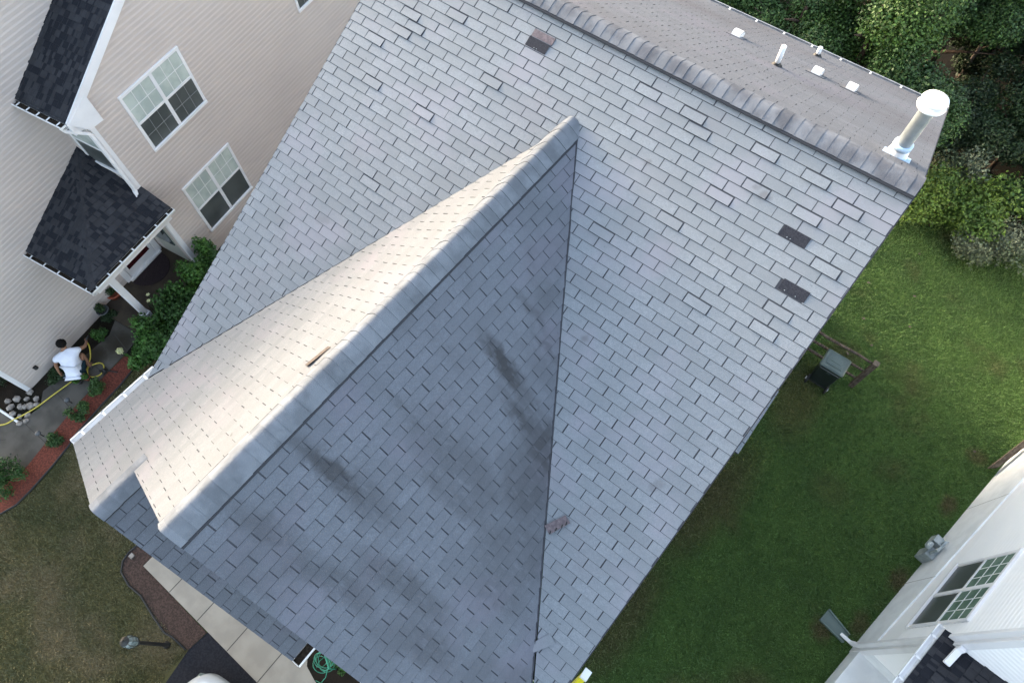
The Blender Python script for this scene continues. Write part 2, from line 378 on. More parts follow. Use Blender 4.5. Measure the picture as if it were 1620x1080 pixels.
def window(parent,org,U,N,u0,u1,z0,z1,units=2,trim=.07,grid=True,name='window',label=None,lower_screen=True,upper_blind=True,cols=3,rows=2,proud=.03,tm=None,lowgrid=True,upm=None):
    "double-hung window; org/U/N frame, units side by side"
    tm=tm or M_vinyl; org,U,N=map(Vector,(org,U,N)); Z=Vector((0,0,1))
    m=Matrix(((U.x,N.x,0,org.x),(U.y,N.y,0,org.y),(0,0,1,org.z),(0,0,0,1)))
    f=MB(m); d=proud
    f.box(u0,u1,0,d+.012,z1-trim,z1).box(u0,u1,0,d+.02,z0,z0+trim).box(u0,u0+trim,0,d,z0+trim,z1-trim).box(u1-trim,u1,0,d,z0+trim,z1-trim)
    W=(u1-u0-trim*2-(units-1)*trim*1.2)/units; cells=[]
    for k in range(units):
        a=u0+trim+k*(W+trim*1.2); cells.append((a,a+W))
        if k<units-1: f.box(a+W,a+W+trim*1.2,0,d,z0+trim,z1-trim)
    wo=f.build(name,tm,parent,label=label); bevel(wo,.006,1)
    zm=(z0+z1)/2
    for a,b in cells:
        r=MB(m); r.box(a,b,.0,d-.008,zm-.03,zm+.03).build('sash_rail',tm,wo)
        MB(m).box(a,b,-.02,.026,zm+.03,z1-trim).build('pane',upm or (M_glassup if upper_blind else M_glass),wo,label='upper pane with pale blind' if upper_blind else 'clear upper pane')
        MB(m).box(a,b,-.02,.020,z0+trim,zm-.03).build('pane',M_screen if lower_screen else M_glass,wo,label='dark lower pane')
        if grid:
            g=MB(m)
            for (za,zb,y,mt) in ((zm+.03,z1-trim,.026,M_grille),(z0+trim,zm-.03,.020,M_gline)):
                if mt is M_gline and not lowgrid: continue
                g=MB(m); t=.008 if mt is M_grille else .005
                for i in range(1,cols): x=a+(b-a)*i/cols; g.box(x-t,x+t,y,y+.006,za,zb)
                for i in range(1,rows): z=za+(zb-za)*i/rows; g.box(a,b,y+.001,y+.007,z-t,z+t)
                g.build('grille',mt,wo)
    return wo

# ================================================================== GROUND
def sheet(name,pts,z,m,th=0,label=None,kind='structure'):
    mb=MB(); p=ccw([(a,b) for a,b in pts])
    if th: mb.prism([(a,b,z) for a,b in p],(0,0,-th))
    else: mb.poly([(a,b,z) for a,b in p])
    return tag(mb.build(name,m),label,None,None,kind)
sheet('ground',[(-150,-150),(150,-150),(150,150),(-150,150)],0,M_lawnG)
# front lawn of drier grass (left of the house)
sheet('front_lawn',[(-60,-40),(-3.36,-40),(-3.34,-7.45),(-3.46,-6.76),(-3.92,-6.77),(-4.3,-6.6),(-4.4,-2.2),(-9.2,-2.2),(-9.7,-3.3),(-9.5,-4.5),(-9.35,-5.4),(-9.1,-6.2),(-9.0,-7.1),(-9.3,-7.8),(-9.6,-8.2),(-14,-8.9),(-60,-9.5)],.004,M_lawnD)
sheet('woodland_soil',[(-60,12.9),(-8,13.2),(0,13.4),(3.2,13.9),(4.0,13.9),(4.8,13.9),(5.7,13.7),(7.0,14.1),(9,14.2),(14,13),(60,12),(60,90),(-60,90)],.006,M_soil)
sheet('side_yard_soil',[(-10.8,-3.3),(-9.75,-3.2),(-9.4,-2.7),(-4.5,-2.4),(-4.5,12),(-10,12),(-13,1),(-13,-6.2),(-11.2,-6.1),(-10.7,-6.0)],.008,M_soil)
sheet('driveway',[(-3.40,-6.26),(-3.46,-6.76),(-3.32,-7.6),(-3.3,-30),(3.6,-30),(3.6,-6.3),(3.3,-4.15),(-.4,-4.15),(-.6,-5.2),(-.7,-6.26)],.012,M_asph)
wk=[(-5.56,-6.27),(-5.56,-6.02),(-5.3,-5.2),(-4.3,-4.3),(-.6,-4.3),(-.4,-4.6),(-.7,-5.6),(-.75,-6.26)]
sheet('walkway',wk,.06,M_concrete,.10)
sheet('planting_soil',[(-1.62,-4.3),(-1.50,-5.15),(-1.26,-5.42),(-.97,-5.50),(-.7,-5.55),(-.1,-5.5),(.2,-4.3)],.066,M_soil)
jb=MB()
for x in (-4.67,-3.74,-2.79,-1.85): jb.box(x-.009,x+.009,-6.26,-4.35,.05,.0615)
tag(jb.build('walkway_joints',M_joint),kind='structure')
# left garden walk (damp)
wl=[(-11.8,-5.0),(-10.95,-4.6),(-10.95,-3.0),(-11.6,-2.2),(-12.6,-2.0),(-12.6,-1.0),(-10.6,-1.1),(-10.45,-2.2),(-10.19,-3.27),(-10.1,-4.11),(-10.0,-4.91),(-9.77,-5.74),(-9.5,-6.53),(-9.9,-7.1),(-10.6,-7.3),(-14,-8.4),(-14,-6.6),(-11.2,-6.15),(-10.75,-6.02),(-10.65,-5.5),(-11.0,-5.1)]
sheet('garden_path',[(-10.98,-5.2),(-10.98,-3.2),(-11.5,-2.4),(-10.45,-2.2),(-10.19,-3.27),(-10.1,-4.11),(-10.0,-4.91),(-9.77,-5.74),(-9.5,-6.53),(-9.9,-7.2),(-14,-8.6),(-14,-6.7),(-11.2,-6.15),(-10.75,-6.02),(-10.65,-5.5)],.03,M_conc2)
jb=MB()
for (a,b) in (((-10.9,-5.0),(-10.0,-5.05)),((-10.7,-5.98),(-9.75,-5.95)),((-11.0,-4.0),(-10.1,-3.95)),((-10.9,-3.1),(-10.2,-3.2)),((-10.6,-6.5),(-11.6,-7.6))):
    d=Vector((b[0]-a[0],b[1]-a[1],0)).normalized(); n=Vector((-d.y,d.x,0))*.010; A=Vector((*a,.034));B=Vector((*b,.034))
    jb.poly([A-n,B-n,B+n,A+n])
tag(jb.build('path_joints',M_joint),kind='structure')
rb=[(-10.15,-3.35),(-9.86,-3.18),(-9.70,-3.2),(-9.66,-3.5),(-9.57,-3.9),(-9.50,-4.5),(-9.42,-4.95),(-9.36,-5.34),(-9.24,-5.67),(-9.12,-6.23),(-9.03,-6.84),(-9.0,-7.25),(-9.12,-7.6),(-9.5,-7.9),(-9.62,-7.4),(-9.60,-6.53),(-9.80,-5.74),(-9.98,-4.91),(-10.08,-4.11)]
sheet('red_mulch_bed',rb,.045,M_red)
bedp=[(-5.55,-5.6),(-6.04,-5.9),(-6.05,-6.3),(-6.0,-6.5),(-5.84,-6.65),(-5.5,-6.72),(-5.12,-6.69),(-4.54,-6.79),(-4.11,-6.84),(-3.92,-6.79),(-3.46,-6.76),(-3.41,-6.29),(-5.58,-6.28)]
sheet('brown_mulch_bed',bedp,.02,M_mulch)
def strip(name,pts,r,m,label,cat,z=.03,parent=None):
    o=MB().tube([(a,b,z) for a,b in pts],r,6).build(name,m,parent,True); return tag(o,label,cat)
strip('lawn_edging',[(-5.9,-5.4),(-6.04,-5.95),(-6.07,-6.3),(-6.02,-6.5),(-5.86,-6.66),(-5.5,-6.73),(-5.12,-6.70),(-4.54,-6.80),(-4.11,-6.85),(-3.92,-6.80),(-3.5,-6.78)],.022,M_edge,'black plastic edging curving round the brown mulch bed by the driveway','edging')
strip('lawn_edging',[(-9.72,-3.0),(-9.66,-3.45),(-9.56,-3.9),(-9.49,-4.5),(-9.41,-4.95),(-9.35,-5.34),(-9.23,-5.67),(-9.11,-6.23),(-9.02,-6.84),(-8.99,-7.25),(-9.11,-7.62),(-9.5,-7.92)],.025,M_edge,'long black edging strip between the red mulch bed and the dry lawn','edging',.05)

# ================================================================== MAIN HOUSE
TA,TB,TL,TK,TD=.54877,.86174,.827,.593,.784
YR,ZR=3.28,9.80; EY=-3.05; EZ=8+EY*TA
XL,XRT=-4.42,2.80; XC,ZC=-.80,9.283; YC=(ZC-8)/TA
YF=-3.86; YG=-4.42; XLE=-4.48; ZLE=ZC-TL*(XC-XLE); BY=9.2; BZ=ZR-TK*(BY-YR)
XRE=2.66; ZRE=ZC-TB*(XRE-XC)
XG=-2.31; ZG=ZC-TL*(XC-XG); XGE=.0; ZGE=ZG-TD*(XGE-XG)
house=empty('house',(-.8,2,0),'large house in the middle under a weathered grey shingle roof with a front cross gable','house')
# walls
wb=MB()
wx0,wx1,wy0,wy1=-4.22,2.60,-2.75,8.95
wb.poly([(wx0,wy0,0),(wx0,wy0,EZ),(wx0,YR,ZR-.25),(wx0,wy1,BZ),(wx0,wy1,0)][::-1]); wb.poly([(wx1,wy0,0),(wx1,wy0,EZ),(wx1,YR,ZR-.25),(wx1,wy1,BZ),(wx1,wy1,0)])
wb.poly([(wx0,wy1,0),(wx1,wy1,0),(wx1,wy1,BZ),(wx0,wy1,BZ)]); wb.poly([(wx0,wy0,0),(wx1,wy0,0),(wx1,wy0,EZ),(wx0,wy0,EZ)])
wb.poly([(wx0,-3.66,0),(wx0,wy0,0),(wx0,wy0,ZLE-.05),(wx0,-3.66,ZLE-.05)])
wb.poly([(2.45,-3.66,0),(2.45,wy0,0),(2.45,wy0,ZRE),(2.45,-3.66,ZRE)])
wb.poly([(wx0,-3.66,0),(2.45,-3.66,0),(2.45,-3.66,ZRE),(XC,-3.66,ZC-.22),(wx0,-3.66,ZLE-.05)])
wb.poly([(wx0,-4.2,0),(-.30,-4.2,0),(-.30,-4.2,ZGE-.1),(XG,-4.2,ZG-.2),(wx0,-4.2,ZLE-.1)])
wb.poly([(wx0,-4.2,0),(wx0,-3.66,0),(wx0,-3.66,ZLE-.05),(wx0,-4.2,ZLE-.05)]); wb.poly([(-.30,-4.2,0),(-.30,-3.66,0),(-.30,-3.66,ZGE),(-.30,-4.2,ZGE)])
wb.build('wall',M_house_siding,house)
sb=MB(); siding(sb,(wx1,wy0,0),(0,1,0),(1,0,0),[(0,.4),(wy1-wy0,.4),(wy1-wy0,BZ-.3),(YR-wy0,ZR-.45),(0,EZ-.2)],.12); siding(sb,(wx0,wy0,0),(0,1,0),(-1,0,0),[(0,.4),(wy1-wy0,.4),(wy1-wy0,BZ-.3),(YR-wy0,ZR-.45),(0,EZ-.2)],.12)
siding(sb,(wx0,-3.66,0),(1,0,0),(0,-1,0),[(3.95,.3),(6.67,.3),(6.67,ZRE-.2),(XC-wx0,ZC-.45)],.12)
sb.build('siding',M_house_siding,house)
# under-sheets and shingles
def roof(name,org,U,V,regions,m,pu,pv,label,seed,skip=None,curl=None,gap=.012):
    o,u,v,n=slope_frame(org,U,V)
    mb=MB(); shingles(mb,o,u,v,n,regions,pu=pu,pv=pv,seed=seed,skip=skip,curl=curl,gap=gap)
    for reg in regions:
        mb.prism([o+u*p[0]+v*p[1]+n*.0005 for p in ccw(reg)],-n*.045,2)
    return mb.build(name,[m,M_butt,M_under],house,label=label),(o,u,v,n)
ca=1/math.sqrt(1+TA*TA)
# main front slope : u = x , v = distance down from ridge
def mv(y): return (YR-y)/ca
pvm=mv(2.300)-20*.127
patches=[(2.05,2.36),(2.36,1.925),(-1.78,2.81)]
def mskip(u,v):
    y=YR-v*ca
    return any(abs(u-px)<.14 and abs(y-py)<.05 for px,py in patches)
curls=[(.36,2.90),(.52,2.80),(1.89,2.90),(2.05,2.58),(1.45,2.59),(1.28,2.88),(-3.46,2.46),(-2.85,2.69),(-3.3,2.35),(-3.47,2.24),(-3.48,1.59),(.35,1.5),(-2.6,1.6),(2.3,1.7),(2.5,2.2),(1.0,2.35),(2.2,2.75),(-.3,2.9),(1.6,1.35),(-3.9,2.0),(-2.2,2.2),(-3.0,.6),(.9,1.9),(2.45,1.45)]
def mcurl(u,v):
    y=YR-v*ca
    return any(abs(u-px)<.15 and abs(y-py)<.06 for px,py in curls)
regL=[(XL,0.02),(XC,0.02),(XC,mv(YC)),(XL-.02,mv((ZC-TL*(XC-XL)-8)/TA)),(XL-.02,mv((ZC-TL*(XC-XL)-8)/TA)-.02)]
regR=[(XC,0.02),(XRT,0.02),(XRT,mv(EY)),(XRE,mv(EY)),(XC,mv(YC))]
s_main,fr_main=roof('roof_slope',(0,YR,ZR),(1,0,0),(0,-ca,-ca*TA),[regL,regR],M_main,.208,pvm,'broad front roof slope of the main house',3,mskip,mcurl)
cb=1/math.sqrt(1+TK*TK)
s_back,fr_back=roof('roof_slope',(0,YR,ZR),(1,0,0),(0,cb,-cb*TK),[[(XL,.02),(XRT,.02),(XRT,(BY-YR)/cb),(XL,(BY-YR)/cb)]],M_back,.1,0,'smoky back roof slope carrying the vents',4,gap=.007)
cc=1/math.sqrt(1+TB*TB); yv=lambda x:(ZC-TB*(x-XC)-8)/TA
pvx=(0)
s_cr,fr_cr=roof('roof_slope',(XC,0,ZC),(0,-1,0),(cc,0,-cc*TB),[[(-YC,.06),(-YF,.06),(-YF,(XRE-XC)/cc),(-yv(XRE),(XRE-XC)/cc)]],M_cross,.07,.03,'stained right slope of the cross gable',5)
cl=1/math.sqrt(1+TL*TL); yl=lambda x:(ZC-TL*(XC-x)-8)/TA
sLE=(XC-XLE)/cl; sG=(XC-XG)/cl
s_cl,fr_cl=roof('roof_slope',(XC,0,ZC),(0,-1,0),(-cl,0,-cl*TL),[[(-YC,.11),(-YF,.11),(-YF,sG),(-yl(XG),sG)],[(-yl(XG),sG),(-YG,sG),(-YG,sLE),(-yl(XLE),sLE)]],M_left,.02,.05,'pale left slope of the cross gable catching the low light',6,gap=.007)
cd=1/math.sqrt(1+TD*TD)
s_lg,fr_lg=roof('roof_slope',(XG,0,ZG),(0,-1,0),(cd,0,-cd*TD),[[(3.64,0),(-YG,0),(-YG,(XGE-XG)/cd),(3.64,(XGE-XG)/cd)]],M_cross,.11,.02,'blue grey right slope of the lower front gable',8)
# exposed darker shingle where a tab is missing
def plane_quad(name,fr,pts,h,th,m,parent,label=None,mb=None):
    o,u,v,n=fr; b=MB(); b.prism([o+u*p[0]+v*p[1]+n*h for p in pts],-n*th); return b.build(name,m,parent,label=label)
for (px,py),lb in zip(patches,('dark bare patch nearer the ridge on the right','dark bare patch lower on the right','dark bare patch near the ridge on the left')):
    v=mv(py); o=plane_quad('bare_patch',fr_main,[(px-.152,v-.066),(px+.152,v-.066),(px+.152,v+.060),(px-.152,v+.060)],.0125,.004,M_patch,house,lb)
    nb=MB(); oo,u,vv,n=fr_main
    for q in range(2):
        c=oo+u*(px+random.uniform(-.1,.12))+vv*(v+.045)+n*.013; MB().lathe(c,[(.005,0),(.005,.003)],8,n).build('nail_head',M_meter,house)
plane_quad('bare_patch',fr_main,[(-1.92,mv(2.955)),(-1.61,mv(2.955)),(-1.61,mv(2.875)),(-1.92,mv(2.875))],.0135,.004,M_pink,house,'lighter pink strip above the dark patch')
# closed valleys: dark narrow lines
def valley(A,B,r=.013,off=.012):
    MB().tube([Vector(A)+Vector((0,0,off)),Vector(B)+Vector((0,0,off))],[r*.7,r],6).build('valley_seam',M_butt,house)
pts=[]
rr=random.Random(5)
for i in range(25):
    x=XC+.06+(XRE-XC-.06)*i/24; y=yv(x); pts.append((x+rr.uniform(-.006,.006),y+rr.uniform(-.006,.006),8+TA*y+.010))
MB().tube(pts,.0095,6).build('valley_seam',M_butt,house)
# ridge caps
def ridgecap(p0,d,length,sideL,sideR,dropL,dropR,lift,m,ex=.127,seed=1,vent=True,label=None,r0=.045,hw=.142,hwL=None):
    hwL=hwL or hw
    "overlapping bent caps: p0 apex start, d direction, sideL/R horizontal unit vectors with slopes dropL/R"
    rr=random.Random(seed); mb=MB(); d=Vector(d); n=int(length/ex)
    sl,sr=Vector(sideL),Vector(sideR); Z=Vector((0,0,1))
    def prof(l):
        P=[]
        for t in (-1,-.72,-.46,-.26,-.1,0,.1,.26,.46,.72,1):
            side=sl if t<0 else sr; dr=dropL if t<0 else dropR; a=abs(t)*(hwL if t<0 else hw)
            soft=math.sqrt(a*a+r0*r0)-0
            P.append(side*a-Z*dr*(soft-r0)+Z*(lift+l))
        return P
    a=0;k=0
    while a<length:
        b=min(a+ex+.012,length); lf=rr.uniform(.003,.0065); jx=rr.uniform(-.003,.003)
        A=[Vector(p0)+d*a+q+sl*jx for q in prof(.000)]; B=[Vector(p0)+d*b+q+sl*jx for q in prof(lf)]
        bs=len(mb.v); mb.v+=[tuple(x) for x in A+B]; N=len(A)
        for i in range(N-1):
            mb.f.append((bs+i,bs+i+1,bs+N+i+1,bs+N+i)); mb.mi.append(0)
        C=[x-Z*.008 for x in B]; b2=len(mb.v); mb.v+=[tuple(x) for x in B+C]
        for i in range(N-1): mb.f.append((b2+i,b2+i+1,b2+N+i+1,b2+N+i)); mb.mi.append(1)
        # side drip
        for (i0,) in ((0,),(N-1,)):
            q=[A[i0],B[i0],B[i0]-Z*.02,A[i0]-Z*.02]; mb.poly(q,1)
        a+=ex;k+=1
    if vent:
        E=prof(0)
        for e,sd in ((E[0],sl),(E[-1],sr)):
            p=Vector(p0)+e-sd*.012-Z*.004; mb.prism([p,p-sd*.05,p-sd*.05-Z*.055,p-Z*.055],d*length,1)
            q=Vector(p0)+e+sd*.012-Z*.016; mb.prism([q,q-sd*.05+Z*.02,q-sd*.05-Z*.05,q-Z*.02],d*length,1)  # dark strip past the cap edge, standing in for its shadow line
    o=mb.build('ridge_cap',[m,M_butt],house,label=label)
    me=o.data
    sm=[p.material_index==0 for p in me.polygons]; me.polygons.foreach_set('use_smooth',sm)
    return o
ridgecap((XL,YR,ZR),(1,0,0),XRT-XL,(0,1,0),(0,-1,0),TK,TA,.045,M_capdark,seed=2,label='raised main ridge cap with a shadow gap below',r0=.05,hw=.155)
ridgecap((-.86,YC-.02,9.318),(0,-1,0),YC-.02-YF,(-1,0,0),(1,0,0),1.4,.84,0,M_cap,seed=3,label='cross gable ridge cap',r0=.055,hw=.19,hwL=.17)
ridgecap((XG,-3.67,ZG),(0,-1,0),-YG-3.67,(-1,0,0),(1,0,0),TL,TD,.004,M_cap,seed=4,vent=False,label='short ridge cap of the lower front gable',r0=.05)
# rakes (white fascia boards under the overhang)
def board(name,A,B,wd,h,m,parent,side=(0,0,0)):
    A=Vector(A);B=Vector(B);s=Vector(side)*wd; return MB().prism([A,B,B+s,A+s],(0,0,-h)).build(name,m,parent)
for x,s in ((XRT-.03,(-1,0,0)),(XL+.03,(1,0,0))):
    board('rake_board',(x,YR,ZR-.045),(x,EY,EZ-.045),.03,.18,M_vinyl,house,s); board('rake_board',(x,YR,ZR-.045),(x,BY,BZ-.045),.03,.18,M_vinyl,house,s)
# shingle-coloured drip edge strip along the rakes
for (A,B,sx) in (((XRT,YR,ZR),(XRT,EY,EZ),1),((XL,YR,ZR),(XL,EY+.1,EZ+.055),-1),((XRT,YR,ZR),(XRT,BY,BZ),1)):
    A=Vector(A);B=Vector(B)
    MB().prism([A+Vector((0,0,.004)),B+Vector((0,0,.004)),B+Vector((.012*sx,0,.004)),A+Vector((.012*sx,0,.004))],(0,0,-.06)).build('drip_edge',M_butt,house)
board('rake_board',(XC,YF+.02,ZC-.07),(XRE,YF+.02,ZRE-.07),.03,.16,M_vinyl,house,(0,1,0)); board('rake_board',(XC,YF+.02,ZC-.07),(XG,YF+.02,ZG-.07),.03,.16,M_vinyl,house,(0,1,0))
board('rake_board',(XG,YG+.02,ZG-.07),(XLE,YG+.02,ZLE-.07),.03,.14,M_vinyl,house,(0,1,0)); board('rake_board',(XG,YG+.02,ZG-.07),(XGE,YG+.02,ZGE-.07),.03,.14,M_vinyl,house,(0,1,0))
# gutters
def gutter(A,B,out,parent,wd=.12,h=.10,lip=.018,straps=6,m=None,end=True,stm=None,inner=None):
    m=m or M_white; A=Vector(A);B=Vector(B);o=Vector(out);Z=Vector((0,0,1)); mb=MB()
    def sec(P): return [P,P-Z*h,P-Z*h+o*(wd*.7),P-Z*(h*.35)+o*wd,P+o*wd,P+o*(wd-lip),P+o*(wd-lip)-Z*.012,P+o*(wd-.012)-Z*(h*.4),P-Z*(h-.006)+o*(wd*.65),P-Z*(h-.006)+o*.006,P+o*.006]
    a,b=sec(A),sec(B)
    for i in range(len(a)-1): mb.poly([a[i],a[i+1],b[i+1],b[i]],1 if i>5 else 0)
    if inner: mb.prism([A-Z*.045+o*.008,A-Z*.045+o*(wd-.016),A-Z*(h-.01)+o*(wd-.04),A-Z*(h-.01)+o*.008],B-A,1)
    if end:
        for P in (A,B):
            mb.prism([P,P-Z*h,P-Z*h+o*(wd*.7),P-Z*(h*.35)+o*wd,P+o*wd],(B-A).normalized()*(.006 if P is A else -.006))
    g=mb.build('gutter',[m,inner or m],parent); g.data.update()
    d=(B-A).normalized(); L=(B-A).length
    for k in range(straps):
        c=A+d*(L*(k+.5)/straps)
        MB().prism([c-d*.016,c+d*.016,c+d*.016+o*(wd-.004),c-d*.016+o*(wd-.004)],-Z*.006).build('gutter_strap',stm or M_white,g)
    return g
gutter((XLE,-2.95,ZLE-.02),(XLE,YG,ZLE-.02),(-1,0,0),house,straps=4)
gutter((XGE,YG,ZGE-.02),(XGE,-3.66,ZGE-.02),(1,0,0),house,straps=1,inner=M_debris)
gutter((XL,BY,BZ-.02),(XRT,BY,BZ-.02),(0,1,0),house,straps=12,m=M_oldg)
gutter((XRE+.12,EY,EZ-.02),(XRT,EY,EZ-.02),(0,-1,0),house,straps=0)
# pent roof over the garage with white gutter, garage door, driveway-side wall
po,pu_,pv_,pn=slope_frame((0,-3.66,5.35),(1,0,0),(0,-.87,-.5))
pm=MB(); shingles(pm,po,pu_,pv_,pn,[[(-.28,0),(2.6,0),(2.6,.55),(-.28,.55)]],seed=9); pm.prism([po+pu_*a+pv_*b for a,b in ((-.28,0),(2.6,0),(2.6,.55),(-.28,.55))],-pn*.05,2)
pm.build('pent_roof',[M_dark,M_butt,M_under],house); gutter((-.05,-4.14,5.04),(2.6,-4.14,5.04),(0,-1,0),house,straps=0,wd=.1)
gd=MB(); 
for k in range(4): gd.box(-.05,2.35,-3.70,-3.66,.05+k*.55,.58+k*.55)
bevel(gd.build('garage_door',M_vinyl,house),.012)
# fireplace bump-out on the right wall
bo=MB(); bo.prism([(2.6,2.75,0),(3.18,2.75,0),(3.18,4.15,0),(2.6,4.15,0)],(0,0,3.05)).build('fireplace_chase',M_house_siding,house)
bm=MB(); oo,uu,vv,nn=slope_frame((2.6,0,3.38),(0,1,0),(.9,0,-.4)); shingles(bm,oo,uu,vv,nn,[[(2.65,0),(4.25,0),(4.25,.72),(2.65,.72)]],seed=19); bm.prism([oo+uu*a+vv*b for a,b in ((2.65,0),(4.25,0),(4.25,.72),(2.65,.72))],-nn*.05,2)
bm.build('chase_roof',[M_main,M_butt,M_under],house)
# roof furniture on the back slope
def backz(y): return ZR-TK*(y-YR)
bo_,bu,bv,bn=fr_back
def box_vent(x,y):
    mb=MB(); m0=Matrix(((bu.x,bv.x,bn.x,0),(bu.y,bv.y,bn.y,0),(bu.z,bv.z,bn.z,0),(0,0,0,1))); m0.translation=Vector((x,y,backz(y)+.01)); mb.m=m0
    prof=[(-.10,.015),(-.09,.05),(-.05,.085),(.02,.10),(.09,.095),(.13,.075),(.135,.055)]
    for i in range(len(prof)-1):
        a,b=prof[i],prof[i+1]; mb.prism([(-.075,a[0],a[1]),(.075,a[0],a[1]),(.075,b[0],b[1]),(-.075,b[0],b[1])],(0,0,-.008))
    for s in (-.075,.069): mb.prism([(s,p[0],p[1]) for p in prof]+[(s,.12,.0),(s,-.1,.0)],(.006,0,0))
    h=mb.build('box_vent',M_white,house)
    MB(m0).box(-.15,.15,-.16,.16,-.002,.008).build('vent_base',M_back,h); MB(m0).box(-.068,.068,.09,.11,.008,.07).build('vent_louvre',M_black,h)
for x,y in ((-.61,6.70),(.81,6.65),(1.38,6.67)): box_vent(x,y)
for x,y,h in ((.36,5.86,.36),(.40,8.42,.21)):
    z=backz(y); v=MB().lathe((x,y,z-.02),[(.038,0),(.038,h),(.030,h+.001),(.030,h-.03)],18).build('vent_pipe',M_white,house,True)
    MB().lathe((x,y,z-.03),[(.10,0),(.095,.02),(.055,.07),(.045,.09),(.040,.10)],18).build('pipe_boot',M_rubber,v,True)
x,y=2.43,4.02; z=backz(y)
fl=MB().lathe((x,y,z),[(.082,0),(.082,.74),(.085,.74),(.085,.75)],28).build('flue_pipe',M_pipe,house,True)
MB().lathe((x,y,z-.03),[(.135,-.02),(.125,.03),(.098,.17),(.088,.19)],28).build('flue_flashing',[M_white],fl,True)
MB().lathe((x,y,z+.14),[(.108,0),(.108,.05),(.092,.06)],24).build('storm_collar',M_blue,fl,True)
cp=MB(); cp.lathe((x,y,z+.72),[(.09,0),(.145,.008),(.15,.022),(.145,.036),(.09,.045)],32); cp.lathe((x,y,z+.785),[(.11,0),(.135,.01),(.14,.025),(.130,.045),(.10,.06),(.05,.068),(.004,.07)],32); cp.lathe((x,y,z+.755),[(.08,0),(.08,.04)],20)
c_=cp.build('rain_cap',M_white,fl,True)
e=c_.modifiers.new('edge','EDGE_SPLIT'); e.split_angle=R(50)
mb=MB(); mb.m=Matrix(((bu.x,bv.x,bn.x,x),(bu.y,bv.y,bn.y,y),(bu.z,bv.z,bn.z,z),(0,0,0,1))); mb.box(-.15,.17,-.13,.15,.004,.012); mb.build('flashing_plate',M_blue,fl)

# loose shingles lying on the roof
def loose(fr,quad,h,m,name,label,notch=None):
    o,u,v,n=fr; mb=MB(); mb.prism([o+u*p[0]+v*p[1]+n*(h+k) for p,k in zip(quad,(0,.012,.018,.006))],-n*.004,0)
    t=tag(mb.build(name,m),label,'shingle')
    if notch:
        nb=MB()
        for (a,b) in notch:
            nb.prism([o+u*(a-.016)+v*(b-.006)+n*(h+.022),o+u*(a+.016)+v*(b-.006)+n*(h+.022),o+u*(a+.016)+v*(b+.006)+n*(h+.022),o+u*(a-.016)+v*(b+.006)+n*(h+.022)],-n*.003)
        link=nb.build('tar_strip',M_black,t)
    return t
q=[(1.697,-1.155),(1.793,-1.186),(1.669,-1.419),(1.565,-1.375)]
loose(fr_main,[(a,mv(b)) for a,b in q],.022,M_pink,'loose_shingle','rusty pink loose shingle strip lying across the right valley')
o,u,v,n=fr_main
for (a,b) in ((1.76,-1.215),(1.735,-1.262),(1.70,-1.33),(1.665,-1.395)):
    P=o+u*a+v*mv(b)+n*.041; MB().prism([P-u*.012-v*.02,P+u*.004-v*.022,P+u*.012+v*.016,P-u*.004+v*.018],-n*.003).build('tar_dash',M_black,bpy.data.objects['loose_shingle'])
q=[(2.309,-2.249),(2.427,-2.284),(2.281,-2.513),(2.19,-2.48)]
loose(fr_main,[(a,mv(b)) for a,b in q],.012,M_main,'loose_shingle','faded grey loose shingle lying low on the right valley near the bottom of the photo')
q=[(1.610,.36),(1.864,.45),(1.865,.38),(1.612,.29)]
loose(fr_cl,[(1.61,.50),(1.905,.555),(1.905,.47),(1.61,.415)],.010,M_tan,'loose_shingle','narrow tan loose strip on the pale left slope beside the cross ridge')
loose(fr_main,[(-4.28,mv(-2.80)),(-4.02,mv(-2.72)),(-3.97,mv(-2.84)),(-4.2,mv(-2.93))],.02,M_main,'loose_shingle','grey loose shingle at the lower left corner of the roof by the white gutter')

# ================================================================== LEFT NEIGHBOUR
ps=R(9); LX=Vector((math.cos(ps),math.sin(ps),0)); LY=Vector((-math.sin(ps),math.cos(ps),0)); LO=Vector((-10.704,-.376,0)); Z=Vector((0,0,1))
ML=Matrix(((LX.x,LY.x,0,LO.x),(LX.y,LY.y,0,LO.y),(0,0,1,0),(0,0,0,1)))
def L(a,b,z=0): return LO+LX*a+LY*b+Z*z
lh=empty('neighbour_house',tuple(LO),'beige sided neighbouring house at the left with white windows and a dark hipped porch roof','house')
BW=-1.35
ez=5.72; sl_=.54; ry=5.0; rz=ez+(ry+.3)*sl_
s=MB(); siding(s,L(0,0),LY,LX,[(0,.35),(10,.35),(10,ez),(ry,rz-.12),(0,ez+.06)],.112,.017,.05); s.build('siding',M_tan_siding,lh,label='big pinkish beige gable wall with two windows')
s=MB(); siding(s,L(BW,0),LY,LX,[(-4.9,.25),(0,.25),(4.2,.25),(4.2,8.6),(0,8.6),(-4.9,7.4)],.112,.017,.05); s.build('siding',M_tan_siding,lh,label='long beige wall beside the porch')
s=MB(); siding(s,L(BW,0),LX,-LY,[(0,.35),(-BW,.35),(-BW,5.7),(0,5.7)],.112,.017,.05); s.build('siding',M_tan_siding,lh,label='narrow front wall with a window above the porch roof'); s=MB(); siding(s,L(-9,-4.9),LX,-LY,[(0,.25),(9+BW,.25),(9+BW,7.4),(4.,9.6),(0,7.4)],.112,.017,.05); s.build('siding',M_tan_siding,lh,label='front facing beige wall')
core=MB(ML); core.box(-9,-.003,.003,10,0,5.6); core.poly([(-.003,.0,5.6),(-.003,10,5.6),(-.003,ry,rz-.1)]); core.box(-9,BW-.003,-4.897,4.2,0,7.4)
core.poly([(BW-.003,-4.9,7.4),(BW-.003,4.2,7.4),(BW-.003,4.2,8.6),(BW-.003,0,8.6)])
core.build('wall',M_tan_siding,lh)
